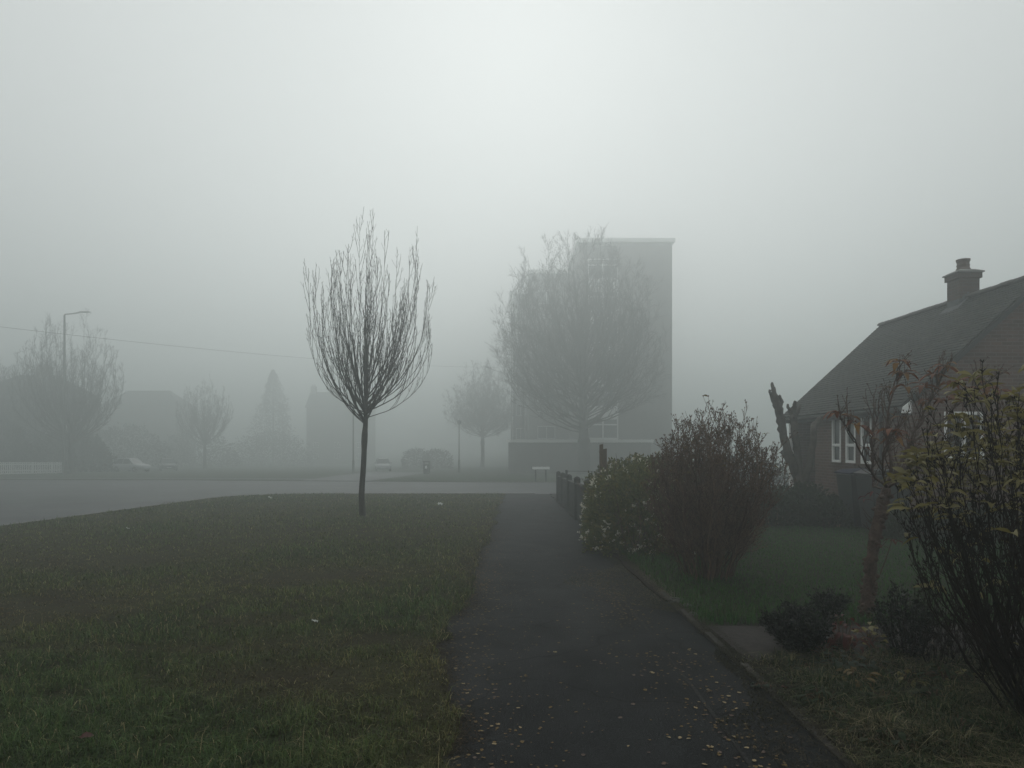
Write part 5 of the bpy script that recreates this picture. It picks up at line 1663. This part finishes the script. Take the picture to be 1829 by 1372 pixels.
def single_leaf(name, label, px, py, L, w, mname, rz, z=.03, tilt=(.2, .3)):
    b = at(px, py)
    LV = Leaves(); LV.add(Vector((-L / 2, 0, 0)), Vector((1, 0, .25)), L, w, .3, .35, .2)
    o = LV.build(name, M[mname]); o.location = (b.x, b.y, b.z + z); o.rotation_euler = (tilt[0], tilt[1], rz)
    tag(o, label, 'leaf')
single_leaf('fallen_leaf', 'single large dark brown leaf standing in the grass at lower left', 157, 1330, .10, .05, 'leaf_scarlet', 1.2, .045, (.6, .2))
single_leaf('fallen_leaf', 'single bright pink red leaf on the edging beside the pale rosette', 1401, 1236, .055, .04, 'leaf_scarlet', .3, .03)
single_leaf('fallen_leaf', 'pale curled leaf on the right of the path, away from the others', 1267, 1236, .06, .02, 'fallen_pale', .5, .012)

# fallen leaves on the path
def fallen():
    r = random.Random(77)
    protos = {}
    for k, mn in enumerate(('fallen', 'fallen_pale', 'fallen_brown')):
        for v in range(4):
            n = 9; vs = [(0, 0, .003)]; fs = []
            for i in range(n):
                a = 2 * math.pi * i / n; q = .5 * (1 + r.uniform(-.16, .12)) * (1 + .18 * math.cos(a))
                vs.append((q * math.cos(a), q * .78 * math.sin(a), r.uniform(.0, .16)))
            for i in range(n): fs.append((0, 1 + i, 1 + (i + 1) % n))
            me = bpy.data.meshes.new('fallen_leaf'); me.from_pydata(vs, [], fs); me.update(); me.materials.append(M[mn])
            protos[(k, v)] = me
    pts = []
    def scatter(n, dfun, xfun, sz):
        for _ in range(n):
            d = dfun(); pts.append((xfun(d), d, sz()))
    el = lambda d: float(edge_left(np.array([d]))[0])
    small = lambda: .011 + .022 * r.random() ** 1.8
    scatter(700, lambda: 2.9 + 6.5 * r.random() ** 1.3, lambda d: el(d) + .06 + abs(r.gauss(0, .30)), small)
    scatter(420, lambda: 6.2 + 3.6 * r.random(), lambda d: 1.10 + r.gauss(0, .16), small)
    scatter(300, lambda: 2.9 + 2.6 * r.random(), lambda d: 1.28 + r.gauss(0, .20), small)
    scatter(520, lambda: 2.9 + 9 * r.random() ** 1.5, lambda d: r.uniform(-.3, 1.6), small)
    scatter(420, lambda: 7 + 8 * r.random(), lambda d: el(d) + .05 + abs(r.gauss(0, .18)), small)
    pts_ = [(x, d, s) for (x, d, s) in pts if x < 1.66 and x > el(d) - .02 and abs(x) < .8 * d]
    pts_.sort(key=lambda a: -a[2] / a[1])
    near, rest = pts_[:300], pts_[300:]
    for (x, d, s) in near:
        k = r.choices((0, 1, 2), (5, 2.6, 3.4))[0]
        o = bpy.data.objects.new('fallen_leaf', protos[(k, r.randrange(4))])
        COL.objects.link(o); o.location = (x, d, gz(d) - .007); o.scale = (s, s, s)
        o.rotation_euler = (r.uniform(-.12, .12), r.uniform(-.12, .12), r.uniform(0, 6.28))
        tag(o, 'small pale fallen leaf lying flat on the dark path', 'leaf', 'small leaves fallen on the path')
    mb = MB()
    for (x, d, s) in rest:
        a0 = r.uniform(0, 6.28); n = 7
        vs = [(x + s * .5 * math.cos(a0 + 6.283 * i / n) * r.uniform(.8, 1.1), d + s * .42 * math.sin(a0 + 6.283 * i / n) * r.uniform(.8, 1.1), gz(d) - .006 + r.uniform(0, .004)) for i in range(n)]
        mb.add(vs, [tuple(range(n))])
    o = mb.build('leaf_litter', M['fallen'])
    tag(o, 'scatter of tiny leaf flecks further along the path', 'leaves', kind='stuff')
fallen()

# ------------------------------------------------------------------ haze
hm = bpy.data.materials.new('haze')
hm.use_nodes = True
hn, hl = hm.node_tree.nodes, hm.node_tree.links
hn.clear()
ho = hn.new('ShaderNodeOutputMaterial')
hv = hn.new('ShaderNodeVolumePrincipled')
hv.inputs['Color'].default_value = (0.71, 0.755, 0.752, 1)
hv.inputs['Density'].default_value = HAZE_DENSITY
hv.inputs['Anisotropy'].default_value = 0.68
hl.new(hv.outputs[0], ho.inputs['Volume'])
hz = MB().box(-270, -50, gz(420) - 1.2, 270, 430, 28.0).build('haze', hm)
tag(hz, kind='stuff', label='even grey fog filling the whole street', cat='fog')
